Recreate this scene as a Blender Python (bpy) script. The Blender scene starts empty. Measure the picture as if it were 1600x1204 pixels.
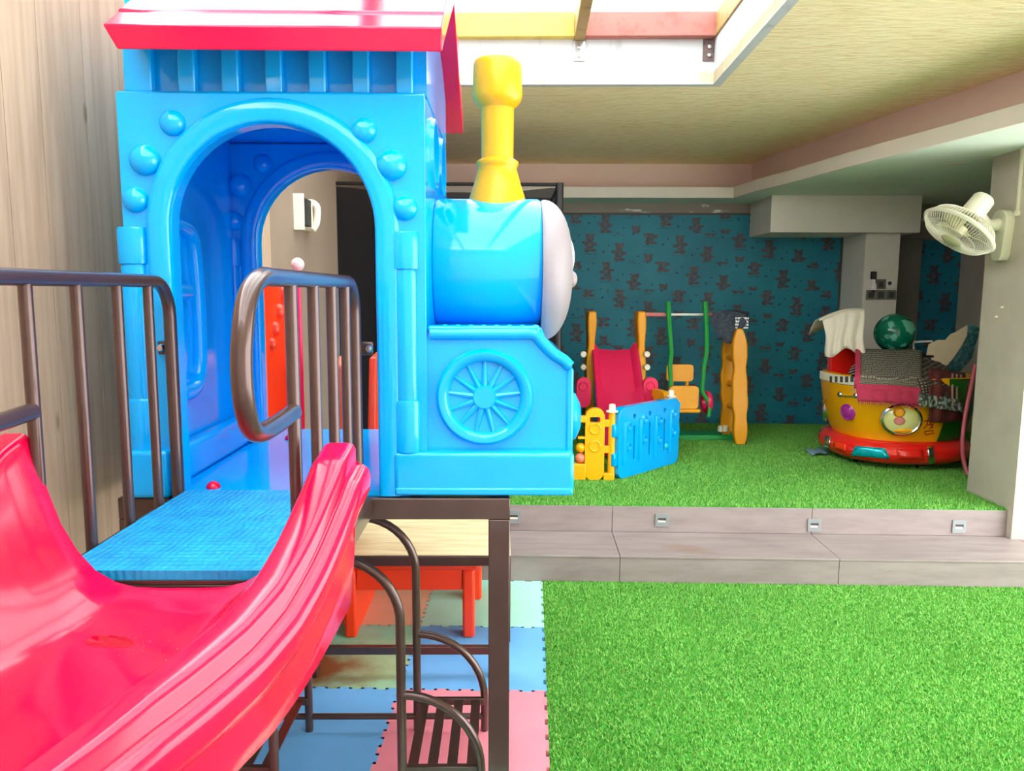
import bpy, bmesh, math, random
import numpy as np
from mathutils import Vector, Matrix
random.seed(7); RNG = np.random.default_rng(7)
S = bpy.context.scene
COL = S.collection
PI = math.pi

# ------------------------------------------------------------------ camera, sky, exposure
F = 1200.0; UC, VC = 800.0, 602.0; EYE = 1.6
PITCH = math.atan(147/F); YAW = math.atan(15/F); ROLL = 0.0045
_cy, _sy, _cp, _sp = math.cos(YAW), math.sin(YAW), math.cos(PITCH), math.sin(PITCH)
FW = Vector((_sy*_cp, _cy*_cp, -_sp)); RT0 = Vector((_cy, -_sy, 0)); DN0 = FW.cross(RT0)
RT = RT0*math.cos(ROLL) - DN0*math.sin(ROLL); DN = DN0*math.cos(ROLL) + RT0*math.sin(ROLL)
cam_d = bpy.data.cameras.new('camera'); cam = bpy.data.objects.new('camera', cam_d); COL.objects.link(cam)
cam_d.sensor_width = 36; cam_d.lens = 36*F/1600; cam_d.clip_start = 0.05; cam_d.clip_end = 100
cam.matrix_world = Matrix(((RT.x, -DN.x, -FW.x, 0), (RT.y, -DN.y, -FW.y, 0), (RT.z, -DN.z, -FW.z, EYE), (0, 0, 0, 1)))
S.camera = cam
w = bpy.data.worlds.new('sky'); S.world = w; w.use_nodes = True
bg = w.node_tree.nodes['Background']; bg.inputs[1].default_value = 1.0
_wt = w.node_tree; _tc = _wt.nodes.new('ShaderNodeTexCoord'); _sx = _wt.nodes.new('ShaderNodeSeparateXYZ'); _cr = _wt.nodes.new('ShaderNodeValToRGB'); _mr = _wt.nodes.new('ShaderNodeMapRange')
_mr.inputs[1].default_value = -1; _mr.inputs[2].default_value = 1      # even overcast: brighter overhead, pale ground below
_wt.links.new(_tc.outputs['Generated'], _sx.inputs[0]); _wt.links.new(_sx.outputs[2], _mr.inputs[0]); _wt.links.new(_mr.outputs[0], _cr.inputs[0]); _wt.links.new(_cr.outputs[0], bg.inputs[0])
_e = _cr.color_ramp.elements; _e[0].position = 0; _e[0].color = (.74, .74, .72, 1); _e[1].position = 1.0; _e[1].color = (1.95, 1.98, 2.0, 1); _q = _e.new(.5); _q.color = (.85, .86, .86, 1)
S.view_settings.view_transform = 'Standard'; S.view_settings.look = 'None'
S.view_settings.exposure = 3.0; S.view_settings.gamma = 1.0; S.view_settings.use_curve_mapping = False
S.cycles.max_bounces = 10; S.cycles.diffuse_bounces = 6; S.cycles.glossy_bounces = 4; S.cycles.transparent_max_bounces = 16
S.cycles.sample_clamp_indirect = 6.0

ROOM = -0.037            # the room is turned a little against the train
def ray(u, v): return ((float(u)-UC)/F)*RT + ((float(v)-VC)/F)*DN + FW
def P(u, v, Y):          # a photo direction carried out to its real depth Y
    Y = float(Y); k = ray(u, v); t = Y/k.y; return Vector((t*k.x, Y, EYE+t*k.z))
def PZ(u, v, Z):
    k = ray(u, v); t = (Z-EYE)/k.z; return Vector((t*k.x, t*k.y, Z))
_c, _s = math.cos(-ROOM), math.sin(-ROOM)
def toroom(p): return Vector((p.x*_c - p.y*_s, p.x*_s + p.y*_c, p.z))
def RP(u, v, Y):
    k = ray(u, v); k = Vector((k.x*_c-k.y*_s, k.x*_s+k.y*_c, k.z)); t = Y/k.y; return Vector((t*k.x, Y, EYE+t*k.z))
def RX(u, v, X):
    k = ray(u, v); k = Vector((k.x*_c-k.y*_s, k.x*_s+k.y*_c, k.z)); t = X/k.x; return Vector((X, t*k.y, EYE+t*k.z))

# ------------------------------------------------------------------ materials
def lin(c): return tuple((x/255/12.92 if x/255 <= .04045 else ((x/255+.055)/1.055)**2.4) for x in c)
class NX:   # tiny expression wrapper over math nodes
    def __init__(s, nt, sock): s.nt, s.k = nt, sock
    def _m(s, op, *a):
        n = s.nt.nodes.new('ShaderNodeMath'); n.operation = op
        for i, x in enumerate((s,)+a):
            if isinstance(x, NX): s.nt.links.new(x.k, n.inputs[i])
            else: n.inputs[i].default_value = x
        return NX(s.nt, n.outputs[0])
    def __add__(s, o): return s._m('ADD', o)
    def __sub__(s, o): return s._m('SUBTRACT', o)
    def __mul__(s, o): return s._m('MULTIPLY', o)
    def __truediv__(s, o): return s._m('DIVIDE', o)
    def floor(s): return s._m('FLOOR')
    def fract(s): return s._m('FRACT')
    def abs(s): return s._m('ABSOLUTE')
    def sqrt(s): return s._m('SQRT')
    def sin(s): return s._m('SINE')
    def lt(s, o): return s._m('LESS_THAN', o)
    def gt(s, o): return s._m('GREATER_THAN', o)
    def max(s, o): return s._m('MAXIMUM', o)
    def min(s, o): return s._m('MINIMUM', o)
def newmat(name):
    m = bpy.data.materials.new(name); m.use_nodes = True
    return m, m.node_tree, m.node_tree.nodes['Principled BSDF']
def link(nt, a, b): nt.links.new(a, b)
def coord(nt, scale=(1, 1, 1), kind='Object', rot=(0, 0, 0)):
    t = nt.nodes.new('ShaderNodeTexCoord'); mp = nt.nodes.new('ShaderNodeMapping')
    mp.inputs['Scale'].default_value = scale; mp.inputs['Rotation'].default_value = rot
    link(nt, t.outputs[kind], mp.inputs[0]); return mp.outputs[0]
def noise(nt, vec, scale, detail=4, rough=.55):
    n = nt.nodes.new('ShaderNodeTexNoise'); n.inputs['Scale'].default_value = scale
    n.inputs['Detail'].default_value = detail; n.inputs['Roughness'].default_value = rough
    if vec is not None: link(nt, vec, n.inputs['Vector'])
    return n.outputs[0]
def ramp(nt, fac, stops):
    r = nt.nodes.new('ShaderNodeValToRGB'); e = r.color_ramp.elements
    while len(e) < len(stops): e.new(.5)
    for q, (p, c) in zip(e, stops): q.position = p; q.color = (*c, 1)
    link(nt, fac, r.inputs[0]); return r.outputs[0]
def mixc(nt, fac, a, b, mode='MIX'):
    m = nt.nodes.new('ShaderNodeMix'); m.data_type = 'RGBA'; m.blend_type = mode
    for s, x in ((m.inputs[0], fac), (m.inputs[6], a), (m.inputs[7], b)):
        if isinstance(x, NX): link(nt, x.k, s)
        elif hasattr(x, 'is_linked'): link(nt, x, s)
        elif isinstance(x, (int, float)): s.default_value = x
        else: s.default_value = (*x, 1)
    return m.outputs[2]
def bump(nt, b, h, strength=.3, dist=.01):
    n = nt.nodes.new('ShaderNodeBump'); n.inputs['Strength'].default_value = strength; n.inputs['Distance'].default_value = dist
    link(nt, h.k if isinstance(h, NX) else h, n.inputs['Height']); link(nt, n.outputs[0], b.inputs['Normal'])
def plain(name, rgb, rough=.5, metal=0, var=.0, vscale=6, coat=0, bmp=0, bscale=60, spec=.5, sss=0):
    m, nt, b = newmat(name); c = lin(rgb)
    b.inputs['Roughness'].default_value = rough; b.inputs['Metallic'].default_value = metal
    b.inputs['Coat Weight'].default_value = coat; b.inputs['Coat Roughness'].default_value = .08
    b.inputs['Specular IOR Level'].default_value = spec
    v = coord(nt)
    if var: link(nt, ramp(nt, noise(nt, v, vscale), [(.3, tuple(x*(1-var) for x in c)), (.7, tuple(min(1, x*(1+var)) for x in c))]), b.inputs['Base Color'])
    else: b.inputs['Base Color'].default_value = (*c, 1)
    if bmp: bump(nt, b, noise(nt, v, bscale), bmp, .004)
    return m
M = {}
M['blue'] = plain('blue_plastic', (0, 166, 244), .10, var=.04, vscale=3, bmp=.03, bscale=25, spec=.5)
M['red'] = plain('red_plastic', (222, 2, 64), .16, var=.05, vscale=3, bmp=.03, bscale=18)
M['yellow'] = plain('yellow_plastic', (248, 172, 0), .35, var=.04, bmp=.04, bscale=30)
M['orange'] = plain('orange_red_plastic', (250, 62, 20), .35, var=.05, bmp=.05, bscale=20)
M['orange_pale'] = plain('pale_orange_plastic', (250, 120, 70), .35)
M['pinkwhite'] = plain('pale_pink_plastic', (240, 205, 205), .4)
M['grey'] = plain('grey_plastic', (150, 140, 145), .45, var=.05)
M['white'] = plain('white_plastic', (232, 232, 228), .4)
M['cream'] = plain('cream_plastic', (235, 228, 205), .4)
M['brown'] = plain('brown_metal', (84, 62, 57), .28, .5, var=.12, vscale=8, coat=.4)
M['steel'] = plain('steel', (190, 190, 190), .25, 1.0)
M['chrome'] = plain('chrome', (225, 225, 225), .12, 1.0)
M['black'] = plain('black_plastic', (22, 22, 25), .5)
M['darkgrey'] = plain('dark_grey_plastic', (70, 70, 72), .5)
M['plaster'] = plain('taupe_plaster', (142, 122, 106), .85, var=.07, vscale=3, bmp=.06, bscale=14)
M['plaster_right'] = plain('grey_beige_plaster', (188, 180, 164), .85, var=.09, vscale=4, bmp=.06, bscale=14)
M['greywall'] = plain('dark_grey_paint', (128, 126, 120), .8, var=.05)
M['paint'] = plain('white_paint', (228, 222, 212), .75, var=.03)
M['soffit'] = plain('pale_green_paint', (222, 232, 218), .75, var=.02)
M['cove'] = plain('pink_beige_paint', (230, 206, 194), .75, var=.02)
M['concrete'] = plain('concrete', (120, 118, 112), .9, var=.1)
M['fuchsia'] = plain('fuchsia_plastic', (225, 30, 85), .35)
M['green'] = plain('green_plastic', (20, 150, 70), .4)
M['amber'] = plain('amber_plastic', (238, 160, 12), .4, var=.05)
M['rope'] = plain('rope_green', (20, 150, 60), .6)
M['net'] = None
def brownpeel(name, base, peel, sc):
    m, nt, b = newmat(name); v = coord(nt, sc)
    link(nt, ramp(nt, noise(nt, v, 5, 5), [(.60, lin(base)), (.64, lin(peel))]), b.inputs['Base Color']); b.inputs['Roughness'].default_value = .85
    return m
M['peel'] = brownpeel('peeling_grey_paint', (150, 140, 132), (228, 225, 218), (.5, 1, 2.2))
# stained white band of the skylight
def stained(name, base, stain, sc, lo, hi, rough=.6):
    m, nt, b = newmat(name); v = coord(nt, sc)
    link(nt, ramp(nt, noise(nt, v, 3, 6, .65), [(lo, lin(base)), (hi, lin(stain))]), b.inputs['Base Color']); b.inputs['Roughness'].default_value = rough
    return m
M['skyband'] = stained('stained_white_band', (196, 198, 200), (130, 128, 124), (3, 3, .5), .55, .85)
M['beam_yellow'] = stained('pale_yellow_beam', (206, 178, 84), (160, 130, 66), (4, 4, 4), .5, .85)
M['beam_pink'] = stained('faded_red_beam', (176, 104, 94), (140, 78, 70), (4, 4, 4), .5, .8)
M['beam_tan'] = stained('tan_beam', (168, 134, 78), (118, 88, 50), (4, 4, 4), .5, .8)
M['rust'] = stained('rusty_bracket', (110, 86, 82), (60, 44, 42), (8, 8, 8), .45, .7)
def wood_mat():
    m, nt, b = newmat('weathered_wood'); v = coord(nt, (9, 9, .55))
    oi = nt.nodes.new('ShaderNodeObjectInfo')
    g = noise(nt, v, 3.2, 7, .62)
    c = ramp(nt, g, [(.25, lin((160, 133, 109))), (.5, lin((180, 153, 128))), (.8, lin((190, 165, 141)))])
    w_ = nt.nodes.new('ShaderNodeTexWave'); w_.wave_type = 'BANDS'; w_.bands_direction = 'Y'
    w_.inputs['Scale'].default_value = 1.1; w_.inputs['Distortion'].default_value = 5; w_.inputs['Detail'].default_value = 3
    link(nt, coord(nt, (5, 5, .35)), w_.inputs[0])
    c2 = mixc(nt, .10, c, ramp(nt, w_.outputs[0], [(0, lin((150, 120, 96))), (.25, (1, 1, 1))]), 'MULTIPLY')
    hs = nt.nodes.new('ShaderNodeHueSaturation'); k = NX(nt, oi.outputs['Random'])*.12 + .94
    link(nt, k.k, hs.inputs['Value']); link(nt, c2, hs.inputs['Color'])
    # knots
    vo = nt.nodes.new('ShaderNodeTexVoronoi'); vo.inputs['Scale'].default_value = 1.0; link(nt, coord(nt, (7, 7, 2.4)), vo.inputs['Vector'])
    kn = ramp(nt, vo.outputs['Distance'], [(.04, lin((120, 92, 74))), (.09, (1, 1, 1))])
    link(nt, mixc(nt, .5, hs.outputs[0], kn, 'MULTIPLY'), b.inputs['Base Color']); b.inputs['Roughness'].default_value = .7
    bump(nt, b, g, .25, .004); return m
M['wood'] = wood_mat()
def ceiling_mat():
    m, nt, b = newmat('woven_bamboo_ceiling')
    v = coord(nt, (1, 1, 1)); sx = nt.nodes.new('ShaderNodeSeparateXYZ'); link(nt, v, sx.inputs[0])
    X, Y = NX(nt, sx.outputs[0]), NX(nt, sx.outputs[1])
    wob = NX(nt, noise(nt, coord(nt, (9, 34, 1)), 1.3, 3, .6))
    fine = NX(nt, noise(nt, coord(nt, (24, 80, 1)), 1.3, 3))
    h = wob*1.9 + fine*.3
    big = NX(nt, noise(nt, v, 2.2, 3))
    col = ramp(nt, (h*.45+big*.25-.1).k, [(.2, lin((224, 196, 144))), (.5, lin((248, 226, 180))), (.8, lin((254, 240, 204)))])
    link(nt, col, b.inputs['Base Color']); b.inputs['Roughness'].default_value = .75
    bump(nt, b, h, .55, .012); return m
M['ceiling'] = ceiling_mat()
def turf_mat(name, c0, c1):
    m, nt, b = newmat(name)
    g = nt.nodes.new('ShaderNodeNewGeometry')
    r = ramp(nt, g.outputs['Random Per Island'], [(0, lin(c0)), (1, lin(c1))])
    big = noise(nt, coord(nt), 1.6, 4)
    link(nt, mixc(nt, .35, r, ramp(nt, big, [(.35, (.62, .66, .55)), (.65, (1, 1, 1))]), 'MULTIPLY'), b.inputs['Base Color'])
    b.inputs['Roughness'].default_value = .55
    return m
M['turf'] = turf_mat('artificial_turf', (70, 160, 52), (158, 216, 104))
M['turf_base'] = plain('turf_backing', (58, 150, 40), .9, var=.25, vscale=60)
def foam_mat(name, rgb, stain=None):
    m, nt, b = newmat(name); v = coord(nt, rot=(0, 0, .78)); c = lin(rgb)
    ch = nt.nodes.new('ShaderNodeTexChecker'); ch.inputs['Scale'].default_value = 90; link(nt, v, ch.inputs[0])
    base = ramp(nt, noise(nt, coord(nt), 4, 4), [(.3, tuple(x*.86 for x in c)), (.7, c)])
    if stain:
        sx = nt.nodes.new('ShaderNodeSeparateXYZ'); link(nt, coord(nt), sx.inputs[0])
        nz = NX(nt, noise(nt, coord(nt), 7, 5))
        f = NX(nt, None) if False else None
        for (x, y, r, rgb2, k) in stain:
            dx = NX(nt, sx.outputs[0]) - x; dy = (NX(nt, sx.outputs[1]) - y)*1.3
            d = (dx*dx + dy*dy).sqrt()/r + (nz-.5)*.9
            mr = nt.nodes.new('ShaderNodeMapRange'); mr.inputs[1].default_value = 1.0; mr.inputs[2].default_value = .35; link(nt, d.k, mr.inputs[0])
            base = mixc(nt, NX(nt, mr.outputs[0])*k, base, lin(rgb2))
    link(nt, base, b.inputs['Base Color']); b.inputs['Roughness'].default_value = .65
    bump(nt, b, ch.outputs[1], .25, .002); return m
def bluemat_mat():
    m, nt, b = newmat('embossed_blue_foam'); v = coord(nt)
    sx = nt.nodes.new('ShaderNodeSeparateXYZ'); link(nt, v, sx.inputs[0]); X, Y = NX(nt, sx.outputs[0]), NX(nt, sx.outputs[1])
    wob = NX(nt, noise(nt, v, 14, 3))
    h = ((X*190.0 + Y*150.0 + wob*7.0).sin() * (X*190.0 - Y*150.0 + wob*5.0).sin())
    link(nt, ramp(nt, noise(nt, v, 16, 6), [(.3, lin((0, 132, 200))), (.7, lin((22, 160, 222)))]), b.inputs['Base Color'])
    b.inputs['Roughness'].default_value = .5; bump(nt, b, h + wob, .45, .005); return m
M['bluemat'] = bluemat_mat()
def tile_mat():
    m, nt, b = newmat('grey_step_tile'); v = coord(nt, (1.2, 6, 6))
    g = noise(nt, v, 2.2, 6, .6)
    sx = nt.nodes.new('ShaderNodeSeparateXYZ'); link(nt, coord(nt), sx.inputs[0]); sp = toroom(PZ(1072, 857, .154))
    dx = (NX(nt, sx.outputs[0])-sp.x)/.16; dy = (NX(nt, sx.outputs[1])-sp.y+(NX(nt, sx.outputs[0])-sp.x)*.35)/.075
    d_ = (dx*dx+dy*dy).sqrt() + (NX(nt, noise(nt, coord(nt), 12, 4))-.5)*.8
    mr = nt.nodes.new('ShaderNodeMapRange'); mr.inputs[1].default_value = 1.05; mr.inputs[2].default_value = .6; link(nt, d_.k, mr.inputs[0]); stn_ = NX(nt, mr.outputs[0])*.35
    link(nt, mixc(nt, stn_, ramp(nt, g, [(.25, lin((128, 115, 114))), (.55, lin((148, 135, 133))), (.8, lin((158, 146, 143)))]), lin((140, 100, 66))), b.inputs['Base Color'])
    b.inputs['Roughness'].default_value = .5; return m
M['steptile'] = tile_mat()
def plank_cream():
    m, nt, b = newmat('cream_vinyl_plank'); v = coord(nt, (1.2, 12, 12))
    link(nt, ramp(nt, noise(nt, v, 2.5, 6, .65), [(.3, lin((198, 178, 130))), (.7, lin((240, 228, 186)))]), b.inputs['Base Color'])
    b.inputs['Roughness'].default_value = .5; return m
M['plankcream'] = plank_cream()
def wallpaper():
    m, nt, b = newmat('teal_wallpaper_with_dark_motifs')
    v = coord(nt); sx = nt.nodes.new('ShaderNodeSeparateXYZ'); link(nt, v, sx.inputs[0])
    X, Z = NX(nt, sx.outputs[0]), NX(nt, sx.outputs[2])
    CW, CH = .285, .27
    r0 = (Z/CH).floor(); xs = X/CW + r0*.5
    # a little staircase in each row, as in the photo
    c0 = xs.floor(); zz = Z/CH + c0*.37; r = zz.floor(); xs2 = xs
    hsh = ((c0*12.9898 + r*78.233).sin()*437.58).fract()
    hs2 = ((c0*39.34 + r*11.13).sin()*231.7).fract()
    px_ = (xs2.fract() - .5 + (hsh-.5)*.16) * ((hsh.gt(.5))*2.0-1.0)
    py_ = zz.fract() - .5 + (hs2-.5)*.1
    nzn = NX(nt, noise(nt, v, 26, 4)); px_ = px_ + (nzn-.5)*.10; py_ = py_ + (nzn-.5)*.08
    def ell(cx, cy, rx, ry):
        dx = (px_-cx)/rx; dy = (py_-cy)/ry; return (dx*dx+dy*dy).lt(1.0)
    mo = ell(.02, .20, .13, .13)
    for e in ((-.09, .31, .05, .05), (.13, .31, .05, .05), (0, -.02, .15, .17), (-.16, .04, .10, .05), (.17, -.02, .09, .06), (-.08, -.23, .09, .10), (.12, -.24, .11, .06)):
        mo = mo.max(ell(*e))
    hole = ell(.03, -.03, .055, .08).max(ell(.05, .19, .03, .03))
    tone = NX(nt, noise(nt, v, 40, 3))
    txt = (py_+.37).abs().lt(.018) * (px_.abs().lt(.27)) * (NX(nt, noise(nt, coord(nt, (70, 70, 8)), 1.5, 2)).gt(.48))
    dx = xs2.fract()-.93; dy = zz.fract()-.2; dot = (dx*dx+dy*dy).lt(.0022)
    dx2 = xs2.fract()-.1; dy2 = zz.fract()-.78; dot2 = (dx2*dx2+dy2*dy2).lt(.0012)
    base = ramp(nt, noise(nt, v, 3, 4), [(.3, lin((8, 116, 142))), (.7, lin((22, 134, 158)))])
    dark = ramp(nt, tone.k, [(.3, lin((58, 50, 58))), (.7, lin((98, 84, 90)))])
    c = mixc(nt, mo*(hole*-.35+1.0)*.9, base, dark)
    c = mixc(nt, txt*.55, c, lin((30, 60, 80)))
    c = mixc(nt, dot.max(dot2)*.75, c, lin((14, 60, 92)))
    link(nt, c, b.inputs['Base Color']); b.inputs['Roughness'].default_value = .55
    return m
M['wallpaper'] = wallpaper()
def glass_roof():
    m = bpy.data.materials.new('milky_roof_glass'); m.use_nodes = True; nt = m.node_tree; nt.nodes.clear()
    o = nt.nodes.new('ShaderNodeOutputMaterial'); t = nt.nodes.new('ShaderNodeBsdfTransparent'); d = nt.nodes.new('ShaderNodeBsdfTranslucent')
    t.inputs[0].default_value = (.95, .97, .97, 1); d.inputs[0].default_value = (.55, .60, .60, 1)
    mx = nt.nodes.new('ShaderNodeMixShader'); f = NX(nt, noise(nt, coord(nt), 1.3, 5)); k = f*.6 + .35
    link(nt, k.k, mx.inputs[0]); link(nt, t.outputs[0], mx.inputs[1]); link(nt, d.outputs[0], mx.inputs[2])
    g = nt.nodes.new('ShaderNodeBsdfGlossy'); g.inputs['Roughness'].default_value = .1; m2 = nt.nodes.new('ShaderNodeMixShader'); m2.inputs[0].default_value = .05
    link(nt, mx.outputs[0], m2.inputs[1]); link(nt, g.outputs[0], m2.inputs[2]); link(nt, m2.outputs[0], o.inputs[0]); return m
M['roofglass'] = glass_roof()
def netmat():
    m = bpy.data.materials.new('black_netting'); m.use_nodes = True; nt = m.node_tree; nt.nodes.clear()
    o = nt.nodes.new('ShaderNodeOutputMaterial'); t = nt.nodes.new('ShaderNodeBsdfTransparent'); d = nt.nodes.new('ShaderNodeBsdfDiffuse')
    d.inputs[0].default_value = (.012, .012, .015, 1); mx = nt.nodes.new('ShaderNodeMixShader'); mx.inputs[0].default_value = .84
    link(nt, t.outputs[0], mx.inputs[1]); link(nt, d.outputs[0], mx.inputs[2]); link(nt, mx.outputs[0], o.inputs[0]); return m
M['net'] = netmat()

# ------------------------------------------------------------------ mesh helpers
class MB:
    def __init__(s): s.bm = bmesh.new()
    def box(s, x0, x1, y0, y1, z0, z1):
        vs = [s.bm.verts.new(p) for p in ((x0,y0,z0),(x1,y0,z0),(x1,y1,z0),(x0,y1,z0),(x0,y0,z1),(x1,y0,z1),(x1,y1,z1),(x0,y1,z1))]
        for f in ((3,2,1,0),(4,5,6,7),(0,1,5,4),(1,2,6,5),(2,3,7,6),(3,0,4,7)): s.bm.faces.new([vs[i] for i in f])
        return s
    def grid(s, rows, cu=False, cv=False, capu=False):   # rows of points -> quads ; cu closes along each row, cv closes rows
        R_ = [[s.bm.verts.new(p) for p in r] for r in rows]; n, k = len(R_), len(R_[0])
        for i in range(n if cv else n-1):
            for j in range(k if cu else k-1):
                a, b, c, d = R_[i][j], R_[i][(j+1) % k], R_[(i+1) % n][(j+1) % k], R_[(i+1) % n][j]
                try: s.bm.faces.new((a, b, c, d))
                except ValueError: pass
        if capu:
            for r in (R_[0][::-1], R_[-1]): s.bm.faces.new(r)
        return s
    def tube(s, path, r, n=10, closed=False, caps=True):
        pts = [Vector(p) for p in path]; N = len(pts); rows = []; up = None
        for i, p in enumerate(pts):
            a = pts[(i-1) % N] if (closed or i > 0) else p; b = pts[(i+1) % N] if (closed or i < N-1) else p
            t = (b-a).normalized()
            if up is None: up = t.orthogonal().normalized()
            up = (up - t*up.dot(t)).normalized(); sd = t.cross(up)
            rr = r[i] if isinstance(r, (list, tuple)) else r
            rows.append([p + (up*math.cos(2*PI*j/n) + sd*math.sin(2*PI*j/n))*rr for j in range(n)])
        s.grid(rows, cu=True, cv=closed, capu=caps and not closed); return s
    def lathe(s, prof, origin=(0,0,0), axis=(0,0,1), n=32, a0=0, a1=2*PI):
        ax = Vector(axis).normalized(); u = ax.orthogonal().normalized(); v = ax.cross(u); o = Vector(origin)
        full = abs(a1-a0-2*PI) < 1e-6; rows = []
        for r, h in prof:
            rows.append([o + ax*h + (u*math.cos(a0+(a1-a0)*j/n)+v*math.sin(a0+(a1-a0)*j/n))*max(r, 1e-4) for j in range(n if full else n+1)])
        s.grid(rows, cu=full); bmesh.ops.remove_doubles(s.bm, verts=s.bm.verts[:], dist=2e-4); return s
    def prism(s, loops, fn, d0, d1):   # loops of 2d points (first outer, others holes); fn(a,b,d)->xyz
        es = []; 
        for lp in loops:
            vs = [s.bm.verts.new(fn(a, b, d0)) for a, b in lp]
            es += [s.bm.edges.new((vs[i], vs[(i+1) % len(vs)])) for i in range(len(vs))]
        r = bmesh.ops.triangle_fill(s.bm, use_beauty=True, use_dissolve=False, edges=es)
        fs = [g for g in r['geom'] if isinstance(g, bmesh.types.BMFace)]
        e = bmesh.ops.extrude_face_region(s.bm, geom=fs)
        d = Vector(fn(0, 0, d1)) - Vector(fn(0, 0, d0))
        bmesh.ops.translate(s.bm, verts=[g for g in e['geom'] if isinstance(g, bmesh.types.BMVert)], vec=d)
        return s
    def sphere(s, c, r, sx=1, sy=1, sz=1, seg=16, rings=10):
        g = bmesh.ops.create_uvsphere(s.bm, u_segments=seg, v_segments=rings, radius=r)
        for v in g['verts']: v.co = Vector((v.co.x*sx+c[0], v.co.y*sy+c[1], v.co.z*sz+c[2]))
        return s
    def xf(s, M_): bmesh.ops.transform(s.bm, matrix=M_, verts=s.bm.verts[:]); return s
    def build(s, name, mat, parent=None, bevel=0, seg=2, smooth=True, ang=40, loc=None, rotz=0, subsurf=0):
        bm = s.bm; bmesh.ops.recalc_face_normals(bm, faces=bm.faces[:])
        me = bpy.data.meshes.new(name); bm.to_mesh(me); bm.free()
        o = bpy.data.objects.new(name, me); COL.objects.link(o)
        if smooth:
            me.shade_smooth(); me.set_sharp_from_angle(angle=math.radians(ang))
        me.materials.append(M[mat] if isinstance(mat, str) else mat)
        if bevel:
            b = o.modifiers.new('bevel', 'BEVEL'); b.width = bevel; b.segments = seg; b.limit_method = 'ANGLE'; b.angle_limit = math.radians(35); b.harden_normals = False
        if subsurf:
            b = o.modifiers.new('sub', 'SUBSURF'); b.levels = subsurf; b.render_levels = subsurf
        if parent is not None: o.parent = parent
        if loc is not None: o.location = loc
        if rotz: o.rotation_euler.z = rotz
        return o
def thing(name, label, cat, loc=(0,0,0), rotz=0, group=None):
    o = bpy.data.objects.new(name, None); COL.objects.link(o); o.empty_display_size = .1
    o.location = loc; o.rotation_euler.z = rotz; o['label'] = label; o['category'] = cat
    if group: o['group'] = group
    return o
def tag(o, label, cat, group=None):
    o['label'] = label; o['category'] = cat
    if group: o['group'] = group
    return o
def struct(o, label=None):
    o['kind'] = 'structure'
    if label: o['label'] = label
    return o
def arc2(cx, cz, r, a0, a1, n): return [(cx+r*math.cos(a0+(a1-a0)*i/n), cz+r*math.sin(a0+(a1-a0)*i/n)) for i in range(n+1)]
def circ(cx, cz, r, n=24): return [(cx+r*math.cos(2*PI*i/n), cz+r*math.sin(2*PI*i/n)) for i in range(n)]
def rrect(x0, x1, z0, z1, r, n=5):
    return arc2(x1-r, z1-r, r, 0, PI/2, n) + arc2(x0+r, z1-r, r, PI/2, PI, n) + arc2(x0+r, z0+r, r, PI, 1.5*PI, n) + arc2(x1-r, z0+r, r, 1.5*PI, 2*PI, n)
FY = lambda a, b, d: (a, d, b)      # outline in XZ, depth along Y
FX = lambda a, b, d: (d, a, b)      # outline in YZ, depth along X
FZ = lambda a, b, d: (a, b, d)      # outline in XY, depth along Z
def bez(pts, n=8):                  # Catmull-Rom through points
    p = [Vector(q) for q in pts]; p = [p[0]*2-p[1]] + p + [p[-1]*2-p[-2]]; out = []
    for i in range(1, len(p)-2):
        for k in range(n):
            t = k/n; a, b, c, d = p[i-1], p[i], p[i+1], p[i+2]
            out.append(.5*((2*b)+(c-a)*t+(2*a-5*b+4*c-d)*t*t+(3*b-a-3*c+d)*t**3))
    out.append(p[-2]); return out
def copy_tree(o, parent=None):
    c = o.copy(); COL.objects.link(c)
    if parent is not None: c.parent = parent
    for ch in list(o.children): copy_tree(ch, c)
    return c

# ================================================================== THE SETTING
XL, XR = -1.33, 4.1          # left and right walls in room coordinates
YB = 7.55                    # back wall
ZC = 2.77                    # ceiling
Y1 = 4.107; Z1 = .154; Y2 = 4.54; Z2 = .315
R0 = dict(rotz=ROOM)
fl = MB().box(XL, XR, -1.0, Y1, -.1, -.012).build('floor', 'concrete', **R0); struct(fl, 'bare concrete floor slab under the turf and foam mats')
up = MB().box(XL, XR, Y2+.012, YB, 0, Z2-.012).build('floor_upper', 'concrete', **R0); struct(up, 'raised floor slab at the back of the room')
# steps clad in long grey tiles
st = MB().box(XL, XR, Y1+.012, Y2+.01, -.01, Z1-.012).build('step', 'concrete', **R0); struct(st, 'low grey step with tiled tread and riser')
jx = [XL] + [.5 + 1.2*k for k in range(-1, 4)]; jx = [j for j in jx if j < XR] + [XR]
for a, b in zip(jx[:-1], jx[1:]):
    a_, b_ = a+.0015, b-.0015
    MB().box(a_, b_, Y1, Y1+.012, 0, Z1-.012).build('riser_tile', 'steptile', st, bevel=.0015)
    MB().box(a_, b_, Y1-.004, Y2-.0005, Z1-.012, Z1).build('tread_tile', 'steptile', st, bevel=.002)
    MB().box(a_, b_, Y2, Y2+.012, Z1, Z2-.002).build('riser_tile', 'steptile', st, bevel=.0015)
# back wall with wallpaper panels
wb = MB().box(XL-.1, XR+.1, YB, YB+.15, 0, ZC+.2).build('wall_back', 'peel', **R0); struct(wb, 'back wall with peeling grey paint above the wallpaper')
xa = RP(700, 400, YB).x; xb_ = RP(1318, 420, YB).x; xc = RP(1436, 420, YB).x
zt = RP(1000, 336, YB).z
MB().box(xa, xb_, YB-.012, YB, Z2, zt).build('wallpaper_panel', 'wallpaper', wb)
MB().box(xc, XR, YB-.012, YB, Z2, 2.1).build('wallpaper_panel', 'wallpaper', wb)
MB().box(xa, xb_, YB-.02, YB, zt, zt+.02).build('panel_edge', 'darkgrey', wb)
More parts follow.
